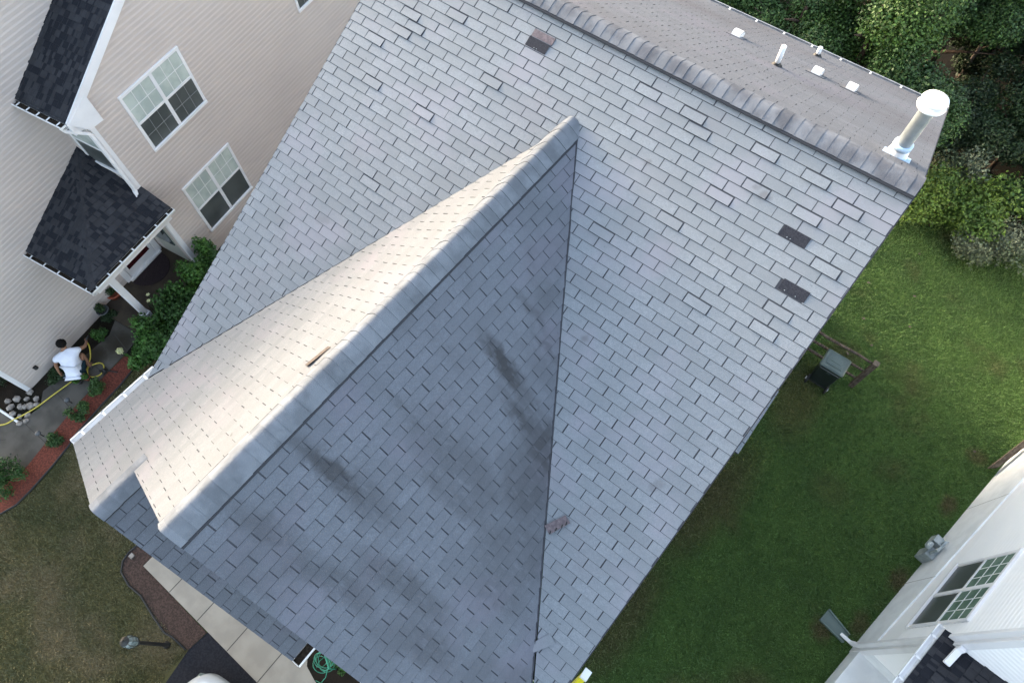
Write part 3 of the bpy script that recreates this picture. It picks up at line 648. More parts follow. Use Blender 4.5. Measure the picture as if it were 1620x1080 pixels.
# corner posts
for (a,b,z1) in ((0,0,5.6),(BW,-4.9,7.4)):
    c=MB(ML); c.box(a-.09,a+.022,b-.022,b+.09,.05,z1); bevel(c.build('corner_post',M_vinyl,lh),.005,1)
window(lh,L(0,0),LY,LX,.84,2.63,3.76,5.34,proud=.045,name='window',label='upper twin window on the gable wall')
window(lh,L(0,0),LY,LX,.84,2.58,.70,2.45,proud=.045,name='window',label='lower twin window partly above the shrubs',lowgrid=False)
window(lh,L(0,0),LY,LX,6.22,7.9,3.76,5.34,proud=.045,name='window',label='upper twin window cut by the top edge')
window(lh,L(BW,0),LX,-LY,.22,1.22,3.76,5.2,units=1,proud=.04,name='window',label='narrow window above the porch roof',grid=False)
# main roof strip and gable rake
def darkroof(name,org,U,V,regions,label,seed,mt=None,parent=None,lam=True,ex=.14,tw=.17):
    o,u,v,n=slope_frame(org,U,V); mb=MB()
    for reg in regions: mb.prism([o+u*p[0]+v*p[1]+n*.001 for p in ccw(reg)],-n*.05,2)
    shingles(mb,o,u,v,n,regions,tw=.31,ex=ex,gap=.004,lift=.006,seed=seed)
    shingles(mb,o+n*.008,u,v,n,regions,tw=tw,ex=ex,gap=.01,lift=.007,seed=seed+50,lam=True)
    return mb.build(name,[mt or M_dark,M_butt,M_dark],parent or lh,label=label)
q=1/math.sqrt(1+sl_*sl_)
slen=(ry+.35)/q
darkroof('roof_slope',L(0,ry,rz),LX,(-LY-Z*sl_).normalized(),[[(-9,0),(.06,0),(.06,slen),(-9,slen)]],'dark main roof slope above the porch corner',30)
darkroof('roof_slope',L(0,ry,rz),LX,(LY-Z*sl_).normalized(),[[(-9,0),(.06,0),(.06,slen),(-9,slen)]],'dark rear roof slope',31)
eb=L(0,-.35,rz-sl_*(ry+.35))
def Lp(a,b,z): return L(a,b,z)
ezb=rz-sl_*(ry+.35)
f=MB(ML); f.prism([(.065,-.35,ezb),(.065,ry,rz),(.065,ry,rz-.22),(.065,-.35,ezb-.22)],(.03,0,0)); f.prism([(.0,-.35,ezb-.06),(.0,ry,rz-.06),(.065,ry,rz-.06),(.065,-.35,ezb-.06)],(0,0,-.16)); f.build('rake_board',M_vinyl,lh)
f=MB(ML); f.prism([(0,-.33,ezb-.05),(.06,-.33,ezb-.05),(.06,.12,ezb-.05),(0,.12,ezb-.05)],(0,0,-.30)); f.prism([(.09,-.33,ezb-.04),(.09,.30,ezb+.22),(.09,.30,ezb-.45),(.09,-.05,ezb-.42)],(.012,0,0)); f.build('eave_return',M_vinyl,lh)
gutter(L(BW,-.36,ezb-.02),L(.06,-.36,ezb-.02),-LY,lh,straps=5,inner=M_debris)
f=MB(ML); f.box(BW,.05,-.35,0,ezb-.16,ezb-.13); f.build('soffit',M_vinyl,lh)
# unseen tall block roof (ridge along LY), raised to block the low sun
TR=.85; hb_=(9+BW)/2+.2; cw_=(-9+BW)/2; tz=7.45+hb_*TR
for sgn in (1,-1):
    V=(LX*sgn-Z*TR).normalized(); sl2=hb_*math.sqrt(1+TR*TR)
    darkroof('roof_slope',L(cw_,0,tz),LY,V,[[(-5.15,0),(9.5,0),(9.5,sl2),(-5.15,sl2)]],'unseen steep dark slope of the taller block, raised to block the low sun',33+sgn,ex=.28,tw=.5)
f=MB(ML); f.poly([(-9,-4.9,7.3),(BW,-4.9,7.3),(cw_,-4.9,tz-.1)]); f.build('wall',M_tan_siding,lh); f=MB(ML); f.poly([(-9,9.4,7.3),(BW,9.4,7.3),(cw_,9.4,tz-.1)]); f.build('wall',M_tan_siding,lh); f=MB(ML); f.box(-9,BW-.01,4.2,9.4,0,7.4); f.build('wall',M_tan_siding,lh)
# downspout from the gutter, along the corner, onto the porch roof
d=MB(ML); zt=ezb-.1
def rect_pipe(mb,pts,a=.05,b=.035):
    P=[Vector(p) for p in pts]
    for i in range(len(P)-1):
        dd=(P[i+1]-P[i]).normalized(); s1=dd.cross(Vector((1,0,0.01))).normalized(); s2=dd.cross(s1).normalized()
        e=dd*.012
        q=[P[i]-e+s1*b+s2*a,P[i]-e-s1*b+s2*a,P[i]-e-s1*b-s2*a,P[i]-e+s1*b-s2*a]
        mb.prism(q,P[i+1]-P[i]+2*e)
rect_pipe(d,[(-.02,-.44,zt),(-.02,-.42,zt-.08),(.02,-.12,zt-.38),(.02,-.075,zt-.46),(.02,-.075,3.42),(.06,-.14,3.30),(.10,-.30,3.18)])
bevel(d.build('downspout',M_vinyl,lh),.012)
# porch: hip roof
pe=3.0; pb=-2.42; pa=.70
apz=4.05
# slope facing -LY (gutter along LX) and slope facing +LX (gutter along LY)
hs=(apz-pe)/(-pb); hs2=(apz-pe)/(pa-BW)
V1=(-LY-Z*hs).normalized(); l1=Vector((0,-pb,apz-pe)).length
V2=(LX-Z*hs2).normalized(); l2=Vector((pa-BW,0,apz-pe)).length
darkroof('porch_roof_slope',L(BW,0,apz),LX,V1,[[(0,0),(pa-BW,l1),(0,l1)]],'porch roof slope beside the long wall',40)
darkroof('porch_roof_slope',L(BW,0,apz),LY,V2,[[(0,0),(pb,l2),(.0,l2),(.0,l2)][:3]],'porch roof slope facing the viewer',41)
darkroof('porch_roof_slope',L(BW,0,apz),LY,V2,[[(0,1.35/(pa-BW)*l2+.02),(0,l2),(.09,l2),(.09,1.35/(pa-BW)*l2+.02)]],'porch roof return past the corner',42)
hb=MB(); A=L(BW,0,apz+.012);B=L(pa,pb,pe+.012); nseg=17
for k in range(nseg):
    a=A.lerp(B,k/nseg); b=A.lerp(B,(k+1)/nseg+.02); dd=(b-a).normalized(); sd1=(LY*-1*0+LX*(-.62)+LY*(-.55)); sd1=-LX*.10+LY*(-.0); 
    w1=(-LX)*.135+Z*(.135*hs2*.0-.01); w2=LY*.135-Z*.01
    z=Z*.012*1
    hb.poly([a+w1,a,b+z,b+w1+z],0); hb.poly([a,a+w2,b+w2+z,b+z],0); hb.poly([b+w1+z,b+z,b,b+w1],1); hb.poly([b+z,b+w2+z,b+w2,b],1)
hb.build('hip_cap',[M_darkcap,M_darkcap],lh)
gutter(L(BW,pb,pe-.02),L(pa+.1,pb,pe-.02),-LY,lh,straps=5,wd=.10,inner=M_debris); gutter(L(pa,pb-.1,pe-.02),L(pa,.10,pe-.02),LX,lh,straps=7,wd=.10,inner=M_debris)
f=MB(ML); f.box(BW,pa,pb,0,pe-.13,pe-.10).build('porch_ceiling',M_vinyl,lh)
f=MB(ML); f.box(BW,pa-.1,pb+.06,pb+.2,pe-.38,pe-.13); f.box(pa-.24,pa-.1,pb+.2,0,pe-.38,pe-.13); f.build('porch_beam',M_vinyl,lh)
cpost=MB(ML); cx,cy=-.15+.03,-1.85; cpost.box(cx-.08,cx+.08,cy-.08,cy+.08,.18,pe-.38); cpost.box(cx-.11,cx+.11,cy-.11,cy+.11,.14,.34); cpost.box(cx-.11,cx+.11,cy-.11,cy+.11,pe-.55,pe-.38)
bevel(cpost.build('porch_column',M_vinyl,lh),.01)
f=MB(ML); f.box(BW,.15,-2.35,0,0,.14); f.build('porch_floor',M_pfloor,lh)
# front door with glass and white surround (in the long wall)
f=MB(ML); x0=BW; f.box(x0,x0+.05,-1.33,-1.18,.14,2.3); f.box(x0,x0+.05,-.20,-.05,.14,2.3); f.box(x0,x0+.05,-1.18,-.20,2.16,2.3); f.box(x0+.0,x0+.12,-1.25,-.12,.14,.19)
dr=f.build('door_frame',M_vinyl,lh)
f=MB(ML); f.box(x0,x0+.03,-1.17,-.21,.19,.42); f.box(x0,x0+.03,-1.17,-1.07,.42,2.16); f.box(x0,x0+.03,-.31,-.21,.42,2.16); f.box(x0,x0+.03,-1.07,-.31,2.0,2.16); bevel(f.build('door',M_vinyl,lh),.006)
MB(ML).box(x0,x0+.02,-1.07,-.31,.42,2.0).build('door_pane',M_brick,lh,label='dark red glass of the front door')
MB(ML).lathe((x0+.07,-1.12,1.05),[(.025,0),(.03,.03),(.02,.05)],12,(1,0,0)).build('door_knob',M_chrome,lh)
f=MB(ML); f.box(-1.1,-.25,-.02,.0,.2,2.3); f.build('sidelight_wall',M_wall,lh); f=MB(ML); f.box(-.95,-.35,-.05,-.02,.9,2.1); f.build('sidelight',M_glass,lh)
f=MB(ML); f.lathe((BW+.02,-4.35,.42),[(.05,0),(.05,.04),(.02,.06)],10,(1,0,0)); f.box(BW,BW+.03,-4.4,-4.3,.36,.48); f.build('hose_bib',M_black,lh)
# mat
mm=MB(ML); pts=[(BW+.16,-.75+.5*math.cos(t),.155) for t in (0,)]
arc=[(BW+.16+.62*math.sin(math.pi*k/20),-.72+.56*math.cos(math.pi*k/20),.158) for k in range(21)]
mm.prism(arc[::-1],(0,0,-.015)); o=mm.build('door_mat',M_mat); tag(o,'dark half-round doormat in front of the red glass door of the left house','doormat')

# ================================================================== RIGHT NEIGHBOUR
ra=R(-10.6); RN=Vector((math.cos(ra),math.sin(ra),0)); RV=Vector((-math.sin(ra),math.cos(ra),0)); RO=Vector((7.424,1.74,0))
MR=Matrix(((RN.x,RV.x,0,RO.x),(RN.y,RV.y,0,RO.y),(0,0,1,0),(0,0,0,1)))
def Q(a,b,z=0): return RO+RN*a+RV*b+Z*z
rh=empty('neighbour_house',tuple(RO),'bright white sided neighbouring house at the lower right corner','house')
core=MB(MR); core.box(.015,9,.012,14,0,5.9); core.box(1.25,9,-4,.012,0,3.4); core.prism([(.01,0,5.9),(9,0,5.9),(4.5,0,8.3)],(0,14,0)); core.build('wall',M_white_siding,rh)
s=MB(); siding(s,Q(0,0),RV,-RN,[(0,.85),(6.8,1.75),(14,1.9),(14,5.9),(0,5.9)],.11,.010,.06); s.build('siding',M_white_siding,rh,label='long white wall facing the lawn')
s=MB(); siding(s,Q(0,0),RN,-RV,[(0,.85),(6,.85),(6,5.9),(0,5.9)],.11,.010,.06); s.build('siding',M_white_siding,rh,label='white front wall above the porch roof')
f=MB(MR); f.prism([(-.018,0,0),(-.018,14,0),(-.018,14,1.9),(-.018,6.8,1.75),(-.018,0,.85)],(.03,0,0)); f.box(-.018,1.26,-.02,.01,0,.85); f.build('foundation',M_found,rh)
f=MB(MR)
for y in (2.0,4.4,6.9): f.box(-.0195,-.018,y-.004,y+.004,0,.9+y*.13)
f.build('wall_crack',M_joint,rh)
window(rh,Q(0,0),RV,-RN,.50,2.20,1.72,3.62,units=2,proud=.045,name='window',label='twin window with green tinted upper panes',upper_blind=False,tm=M_vinyl,lower_screen=True,cols=3,rows=3,lowgrid=False,upm=M_glassgr)
f=MB(MR); f.box(-.03,.09,-.03,.09,.05,5.8); bevel(f.build('corner_post',M_vinyl,rh),.006,1)
d=MB(MR); rect_pipe(d,[(-.075,.07,5.8),(-.075,.07,.45),(-.14,.07,.22),(-.34,.10,.10)]); bevel(d.build('downspout',M_vinyl,rh),.012)
sb_=MB(MR); sb_.prism([(-.80,.03,.05),(-.80,.33,.05),(-.22,.24,.07),(-.22,.03,.07)],(0,0,-.05)); sb_.prism([(-.80,.33,.09),(-.80,.30,.09),(-.22,.22,.11),(-.22,.24,.11)],(0,0,-.1)); sb_.prism([(-.80,.03,.09),(-.80,0,.09),(-.22,.0,.11),(-.22,.03,.11)],(0,0,-.1))
tag(sb_.build('splash_block',M_greenpl),'grey green splash block on the grass under the downspout of the white house','splash block')
# porch roof of white house
z0=3.62; V1=(RN-Z*-.0); 
pr=.42
# eave line at a=-.22, roof rises toward +a ; return past the corner
o_=Q(-.20,0,z0); Vd=(-RN-Z*pr).normalized(); Ln=4.0
darkroof('porch_roof_slope',Q(-.20,0,z0)+(-Vd)*Ln,RV,Vd,[[(-3.5,0),(-.0,0),(-.0,Ln),(-3.5,Ln)]],'dark porch roof of the white house',60,parent=rh)
darkroof('porch_roof_slope',Q(-.20,0,z0)+(-Vd)*.20,RV,Vd,[[(-.02,0),(.12,0),(.12,.2),(-.02,.2)]],'porch roof return',61,parent=rh)
gutter(Q(-.20,-3.5,z0-.02),Q(-.20,.14,z0-.02),-RN,rh,straps=8,wd=.11)
f=MB(MR); f.box(-.2,3.2,-3.5,-.03,z0-.14,z0-.10); f.build('porch_ceiling',M_vinyl,rh)
d=MB(MR); rect_pipe(d,[(.75,-.08,5.8),(.75,-.08,4.20),(.62,-.20,4.06),(.30,-.28,3.92)]); 
d=MB(MR); rect_pipe(d,[(.02,-.075,3.95),(.02,-.10,3.86),(.02,-.38,3.80)],.05,.035); bevel(d.build('diverter_spout',M_vinyl,rh),.01)
f=MB(MR); f.box(.0,1.24,-4.,-.02,0,.45); f.build('porch_floor',M_found,rh)
# meter cluster and post
mt=MB(MR); mt.box(-.22,-.03,2.62,2.86,.0,.45); mt.lathe((-.24,2.78,.55),[(.09,0),(.10,.05),(.06,.10)],14,(-1,0,0)); mt.tube([(-.15,2.7,.45),(-.15,2.7,.75),(-.15,2.95,.85),(-.10,3.0,.3)],.03,8); mt.box(-.30,-.1,2.9,3.08,.35,.62)
tag(bevel(mt.build('gas_meter',M_meter),.01),'small grey gas meter with pipes against the white wall at the right','meter')
tag(MB(MR).box(-.34,-.22,5.0,5.12,0,.1).prism([(-.28,5.15,.05),(-.20,5.22,.05),(.9,6.0,1.5),(.82,5.93,1.5)],(0,0,-.08)).build('wooden_board',M_wood),'weathered wooden board leaning beside the white wall at the right edge','board') if False else None
bdm=MB(); bdm.prism([Q(-.24,5.55,.16),Q(-.10,5.72,.16),Q(-.02,7.3,1.35),Q(-.16,7.15,1.35)],(0,0,-.12)); tag(bdm.build('wooden_plank',M_dead),'weathered brown plank leaning against the white wall at the right edge','plank')

# ================================================================== FOLIAGE
def leaves(name,clusters,n,size,m,parent,label=None,squash=1.0,seed=0,up=.35):
    "many leaf quads spread through lumpy ellipsoids, uneven outline"
    g=np.random.default_rng(seed); vol=np.array([c[3]*c[4]*c[5] for c in clusters])**.66; pr=vol/vol.sum()
    idx=g.choice(len(clusters),n,p=pr); C=np.array(clusters,float)
    d=g.normal(size=(n,3)); d/=np.linalg.norm(d,axis=1)[:,None]; rad=g.random(n)**.42*(1+.22*g.normal(size=n)*.5)
    pos=C[idx,:3]+d*rad[:,None]*C[idx,3:6]; pos[:,2]=np.maximum(pos[:,2],.05)
    nrm=d*.6+g.normal(size=(n,3))*.7; nrm[:,2]+=up; nrm/=np.linalg.norm(nrm,axis=1)[:,None]
    a=np.cross(nrm,g.normal(size=(n,3))); a/=np.linalg.norm(a,axis=1)[:,None]; b=np.cross(nrm,a)
    s=size*(.6+.8*g.random(n))[:,None]
    v=np.stack([pos-a*s*.5,pos+b*s*.30+nrm*s*.06,pos+a*s*.5,pos-b*s*.30+nrm*s*.06],1).reshape(-1,3)
    me=bpy.data.meshes.new(name); me.vertices.add(n*4); me.vertices.foreach_set('co',v.ravel()); me.loops.add(n*4); me.loops.foreach_set('vertex_index',np.arange(n*4)); me.polygons.add(n); me.polygons.foreach_set('loop_start',np.arange(0,n*4,4)); me.polygons.foreach_set('loop_total',np.full(n,4)); me.materials.append(m); me.update(); me.validate()
    o=link_mesh(name,me,parent)
    if label:o['label']=label
    return o
def trunk(name,base,top,r,parent,limbs=6,seed=0,m=None,spread=1.5):
    rr=random.Random(seed); mb=MB(); B=Vector(base);T=Vector(top); mid=B.lerp(T,.5)+Vector((rr.uniform(-.15,.15),rr.uniform(-.15,.15),0))
    mb.tube([B,mid,T],[r,r*.7,r*.35],8)
    for k in range(limbs):
        t=rr.uniform(.35,.95); p=B.lerp(T,t); a=rr.uniform(0,6.28); q=p+Vector((math.cos(a)*spread*.5,math.sin(a)*spread*.5,spread*.35)); e=q+Vector((math.cos(a)*spread*.5,math.sin(a)*spread*.5,spread*.3))
        mb.tube([p,q,e],[r*.4,r*.25,r*.08],6)
    return mb.build(name,m or M_bark,parent,True)
def tree(x,y,h,rad,m,label,seed,n=9000,size=.17,name='tree',group='trees behind the house'):
    rr=random.Random(seed); t=empty(name,(x,y,0),label,'tree',group); trunk('trunk',(x,y,0),(x,y,h*.8),.05+h*.018,t,7,seed,None,rad*.7)
    cl=[]
    for k in range(15):
        a=rr.uniform(0,6.28); r=rad*math.sqrt(rr.random())*.75; s=rad*rr.uniform(.24,.46); cl.append((x+r*math.cos(a),y+r*math.sin(a),h*.45+rr.random()*h*.5*(1-.5*r/rad),s,s,s*.75))
    leaves('crown',cl,n,size,m,t,seed=seed); return t
def shrub(x,y,rad,h,m,label,seed,n=1500,size=.07,name='shrub',group=None,cat='shrub',k=7):
    rr=random.Random(seed); t=empty(name,(x,y,0),label,cat,group); trunk('stem',(x,y,0),(x,y,h*.6),.02,t,5,seed,None,rad*.6)
    cl=[(x+rr.uniform(-.6,.6)*rad,y+rr.uniform(-.6,.6)*rad,h*rr.uniform(.35,.72),rad*rr.uniform(.35,.55),rad*rr.uniform(.35,.55),h*rr.uniform(.2,.33)) for _ in range(k)]
    leaves('foliage',cl,n,size,m,t,seed=seed); return t
T=[(-6.2,15.5,5.5,2.3,M_leafD,'dark tree behind the back gutter, leftmost at the top edge'),
   (-3.4,14.6,5.2,2.1,M_leafA,'leafy green tree at the top edge left of the bright one'),
   (-1.3,13.9,4.7,1.8,M_leafA,'mid green tree just behind the back gutter by the vent pipes'),
   (.35,14.3,5.4,1.9,M_leafB,'bright yellow green vine covered tree at the top, left of the flue cap'),
   (-.6,18.2,6.0,2.4,M_leafA,'tall green tree touching the top edge above the bright tree'),
   (1.9,13.6,4.2,1.5,M_leafA,'rounded green tree behind the gutter corner beside the flue cap'),
   (1.9,17.6,5.4,2.0,M_leafA,'green tree at the top with bare branches on its right'),
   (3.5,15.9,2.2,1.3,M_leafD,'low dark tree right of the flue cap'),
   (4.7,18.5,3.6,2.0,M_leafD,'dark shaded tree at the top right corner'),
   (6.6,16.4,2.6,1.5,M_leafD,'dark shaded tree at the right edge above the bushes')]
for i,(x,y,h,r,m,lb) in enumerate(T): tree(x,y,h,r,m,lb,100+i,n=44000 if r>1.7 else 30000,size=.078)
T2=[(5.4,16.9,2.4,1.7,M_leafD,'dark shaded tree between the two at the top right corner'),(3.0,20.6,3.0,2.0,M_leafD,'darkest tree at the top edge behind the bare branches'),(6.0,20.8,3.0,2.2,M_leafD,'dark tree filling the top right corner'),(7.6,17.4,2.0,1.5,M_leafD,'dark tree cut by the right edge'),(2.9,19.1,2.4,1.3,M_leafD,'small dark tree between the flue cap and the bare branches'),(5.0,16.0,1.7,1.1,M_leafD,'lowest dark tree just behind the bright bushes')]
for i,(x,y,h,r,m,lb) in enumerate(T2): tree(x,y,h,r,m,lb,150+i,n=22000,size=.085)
BU=[(4.45,13.1,1.45,1.7,M_leafBr,'bright yellow green bush at the lawn edge near the flue cap',9000,.085),
    (5.35,13.8,1.2,1.6,M_leafBr,'mid green bush between the bright bush and the grey bushes',4500,.10),
    (5.55,12.95,.75,.9,M_leafC,'grey green bush with fine leaves at the lawn edge',3600,.07),
    (6.35,13.3,.95,1.1,M_leafC,'grey green bush at the right edge of the photo',4200,.07),
    (4.0,14.9,1.0,1.8,M_leafC,'pale silvery bush tip behind the bright bush',2600,.09),
    (3.75,13.4,.65,1.0,M_leafBr,'small green bush touching the roof corner',2400,.09),
    (6.3,14.6,1.1,1.5,M_leafA,'green bush behind the grey bushes at the right edge',3800,.10)]
for i,(x,y,r,h,m,lb,n,sz) in enumerate(BU): shrub(x,y,r,h,m,lb,200+i,n,sz,'bush','bushes along the edge of the wood','bush',k=11)
# tall trees west of the beige house (outside the picture; added to break up the low light)
for i,(x,y,h,r) in enumerate(((-27,-9.5,13.6,3.2),(-28,-1.0,14.2,2.6),(-27,8.5,14,3.4))): tree(x,y,h,r,M_leafA,('unseen tall tree added to break up the low light, nearest the street','unseen tall tree added to break up the low light, middle one','unseen tall tree added to break up the low light, nearest the wood')[i],500+i,n=9000,size=.4,group='unseen trees added to break up the low light')
# bare branches
def deadwood(pts,r,label):
    rr=random.Random(len(pts)+int(r*1000)); P=[Vector(p) for p in pts]; mb=MB(); mb.tube(P,[r*(1-.75*i/(len(P)-1)) for i in range(len(P))],7)
    for k in range(7):
        t=rr.uniform(.25,.95)*(len(P)-1); i=int(t); p=P[i].lerp(P[i+1],t-i); d=Vector((rr.uniform(-1,1),rr.uniform(-1,1),rr.uniform(.1,.8)))*.55; mb.tube([p,p+d,p+d*1.7+Vector((0,0,.15))],[r*.35,r*.2,r*.06],5)
    tag(mb.build('dead_branch',M_dead,None,True),label,'branch','bare branches in the wood')
deadwood([(3.2,18.3,.1),(3.25,18.5,1.5),(3.3,19.3,2.9),(3.5,20.2,4.2)],.10,'long bare branch slanting up at the top right corner')
deadwood([(2.9,18.0,.1),(2.85,18.2,1.7),(2.75,18.9,3.2),(2.8,19.8,4.4)],.07,'thin bare branch beside the longest one at the top right')
deadwood([(6.2,17.8,.3),(5.5,17.2,.8),(4.9,16.9,1.2),(4.4,16.8,1.5)],.06,'fallen bare branch lying in the dark at the right edge')
deadwood([(7.2,15.6,.2),(6.4,15.9,.7),(5.8,16.4,1.2)],.05,'short bare branch above the bushes at the right edge')
# shrubs beside the left house
SHB=[(-10.15,-.25,.50,1.5,'tall leafy shrub nearest the lower window of the beige house'),(-10.0,-1.0,.55,1.35,'leafy shrub behind the second from the beige wall corner'),(-10.05,-1.65,.60,1.15,'broad leafy shrub right of the porch column'),
     (-9.45,-1.5,.55,1.1,'leafy shrub against our roof edge, upper one'),(-9.75,-2.4,.62,1.0,'large leafy shrub in the middle of the hedge by the roof edge'),(-9.25,-2.5,.45,.9,'leafy shrub tucked under the roof edge, lower one'),(-9.65,-3.0,.45,.65,'low shrub at the end of the hedge above the red mulch')]
for i,(x,y,r,h,lb) in enumerate(SHB): shrub(x,y,r,h,M_leafE,lb,300+i,int(5200*r),.085,'shrub','hedge shrubs between the houses')
SM=[(-10.0,-4.32,.30,.36,'small round shrub on the red mulch, nearest the man'),(-9.80,-4.92,.31,.40,'dark green shrub on the red mulch, second from the man'),(-9.68,-5.72,.27,.34,'shrub with light tips on the red mulch, third from the man'),(-9.75,-6.95,.52,.6,'largest rounded shrub at the left edge of the photo')]
for i,(x,y,r,h,lb) in enumerate(SM): shrub(x+.13,y-.03,r*.88,h,M_leafA if i<3 else M_leafE,lb,330+i,int(6500*r),.045,'shrub','shrubs on the red mulch bed',k=9)
WB=[(-11.0,-4.75,.28,.35,'low dark shrub against the beige wall behind the man'),(-11.15,-3.3,.25,.3,'small leafy plant at the wall foot in front of the man'),(-12.3,-5.75,.55,.5,'dark green shrub at the left edge beyond the pale rocks'),(-11.35,-2.85,.2,.28,'tiny plant by the grey planter')]
WB2=[(-.72,-4.95,.22,.3,'leafy green plant partly hidden by the lower roof edge beside the hose')]
for i,(x,y,r,h,lb) in enumerate(WB2): shrub(x,y,r,h,M_leafE,lb,370+i,1100,.05,'shrub')
for i,(x,y,r,h,lb) in enumerate(WB): shrub(x,y,r,h,M_leafD if i!=1 else M_leafE,lb,350+i,int(5000*r)+300,.045,'shrub',None,k=7)
shrub(-.95,-4.75,.28,.4,M_leafE,'small green shrub beside the green hose under the roof corner',361,1500,.045,'shrub')
shrub(-1.25,-4.6,.22,.3,M_leafD,'dark low shrub under the short white gutter',362,900,.045,'shrub')
# lilies near column and pale flower head
fl=empty('flowering_plant',(-10.45,-1.95,0),'plant with two pale yellow blooms beside the porch column','plant')
st=MB()
for (a,b,h) in ((-10.45,-1.9,.75),(-10.38,-2.0,.65),(-10.5,-2.05,.5)): st.tube([(a,b,0),(a-.03,b+.02,h*.6),(a-.05,b+.05,h)],[.012,.010,.006],5)
st.build('stem',M_leafE,fl)
pb_=MB()
for (a,b,h) in ((-10.50,-1.85,.77),(-10.43,-1.95,.67)):
    for k in range(6):
        t=k*math.pi/3; d=Vector((math.cos(t),math.sin(t),.35))*.06; c=Vector((a,b,h)); s_=Vector((-math.sin(t),math.cos(t),0))*.022
        pb_.poly([c,c+d*.5+s_,c+d,c+d*.5-s_])
pb_.build('bloom',M_flower,fl)
hy=empty('hydrangea',(-10.0,-3.3,0),'pale green mophead flower at the left tip of the hedge','flower')
MB().tube([(-9.95,-3.2,0),(-10.0,-3.28,.25),(-10.02,-3.3,.42)],[.014,.012,.010],6).build('stem',M_leafE,hy)
leaves('bloom',[(-10.02,-3.3,.46,.085,.085,.075)],420,.035,M_flower,hy,seed=5)

# ------------------------------------------------------------------ grass blades
def grass(name,poly,n,h,m,label,seed,excl=()):
    g=np.random.default_rng(seed); P=np.array(ccw(poly)); lo=P.min(0);hi=P.max(0); pts=lo+(hi-lo)*g.random((n,2))
    def inside(pts,P):
        r=np.zeros(len(pts),bool); j=len(P)-1
        for i in range(len(P)):
            c=((P[i,1]>pts[:,1])!=(P[j,1]>pts[:,1]))&(pts[:,0]<(P[j,0]-P[i,0])*(pts[:,1]-P[i,1])/(P[j,1]-P[i,1]+1e-12)+P[i,0]); r^=c; j=i
        return r
    k=inside(pts,P)
    for e in excl: k&=~inside(pts,np.array(e))
    pts=pts[k]; n=len(pts)
    a=g.random(n)*6.283; hh=h*(.5+g.random(n)); w=.006+.008*g.random(n); lean=g.normal(size=(n,2))*.5
    base=np.c_[pts,np.full(n,.004)]; side=np.c_[np.cos(a)*w,np.sin(a)*w,np.zeros(n)]; tip=base+np.c_[lean*hh[:,None],hh]
    v=np.stack([base-side,base+side,tip],1).reshape(-1,3)
    me=bpy.data.meshes.new(name); me.vertices.add(n*3); me.vertices.foreach_set('co',v.ravel()); me.loops.add(n*3); me.loops.foreach_set('vertex_index',np.arange(n*3)); me.polygons.add(n); me.polygons.foreach_set('loop_start',np.arange(0,n*3,3)); me.polygons.foreach_set('loop_total',np.full(n,3)); me.materials.append(m); me.update(); me.validate()
    return tag(link_mesh(name,me),label,'grass',None,'stuff')
grass('grass',[(2.7,-4.5),(7.0,-4.5),(7.35,1.4),(8.7,9),(9.4,14.1),(7,14.1),(4,13.9),(2.7,13.8)],230000,.045,M_blG,'short green grass of the side lawn between the houses',1)
grass('grass',[(-3.42,-10.8),(-3.46,-6.8),(-5.1,-6.72),(-5.5,-6.75),(-6.05,-6.55),(-6.1,-6.0),(-5.7,-5.3),(-4.5,-4.2),(-4.5,-2.6),(-9.3,-2.8),(-9.6,-3.4),(-9.45,-4.5),(-9.3,-5.4),(-9.05,-6.2),(-8.95,-7.2),(-9.4,-8.1),(-10.4,-8.4),(-10.4,-10.8)],165000,.04,M_blD,'dry patchy grass of the front lawn',2)
# fallen leaves
lv=[(4.26,9.2,'tan fallen leaf on the lawn right of the rubbish bin'),(5.03,10.64,'pale fallen leaf on the lawn, farthest towards the bushes'),(7.84,7.47,'light fallen leaf near the right edge of the lawn'),(4.38,8.02,'small yellow leaf just past the fence'),(4.75,8.6,'brown fallen leaf beside the fence post'),(3.9,10.3,'tan leaf near the roof edge below the flue'),(4.6,12.0,'yellowish leaf near the bright bush'),(5.3,9.7,'brown curled leaf in the middle of the lawn')]
for x,y,lb in lv:
    mb=MB(); a=random.uniform(0,6.28); s=random.uniform(.035,.055); c=Vector((x,y,.05)); u=Vector((math.cos(a),math.sin(a),.1))*s; v=Vector((-math.sin(a),math.cos(a),.2))*s*.65
    mb.poly([c-u,c-u*.3+v,c+u*.5+v*.8,c+u,c+u*.5-v*.8,c-u*.3-v]); tag(mb.build('fallen_leaf',M_tan),lb,'leaf','fallen leaves on the lawn')

# ================================================================== BIN, FENCE
bn_=empty('wheelie_bin',(4.13,6.93,0),'dark green wheeled rubbish bin standing by the rail fence','bin')
def loft(mb,secs,mi=None):
    rings=[]
    for sct in secs: rings.append(len(mb.v)); mb.v+=[mb.P(p) for p in sct]
    n=len(secs[0])
    for i in range(len(secs)-1):
        for k in range(n):
            k2=(k+1)%n; mb.f.append((rings[i]+k,rings[i]+k2,rings[i+1]+k2,rings[i+1]+k)); mb.mi.append(mb.cur if mi is None else mi)
    mb.f.append(tuple(rings[0]+k for k in range(n-1,-1,-1)));mb.mi.append(0); mb.f.append(tuple(rings[-1]+k for k in range(n)));mb.mi.append(0)
bx,by=4.13,6.93
def rr_sec(cx,cy,hx,hy,z,r=.05,n=4):
    out=[]
    for (sx,sy,a0) in ((1,1,0),(-1,1,90),(-1,-1,180),(1,-1,270)):
        for k in range(n+1):
            t=R(a0+90*k/n); out.append((cx+sx*(hx-r)+r*math.cos(t),cy+sy*(hy-r)+r*math.sin(t),z))
    return out
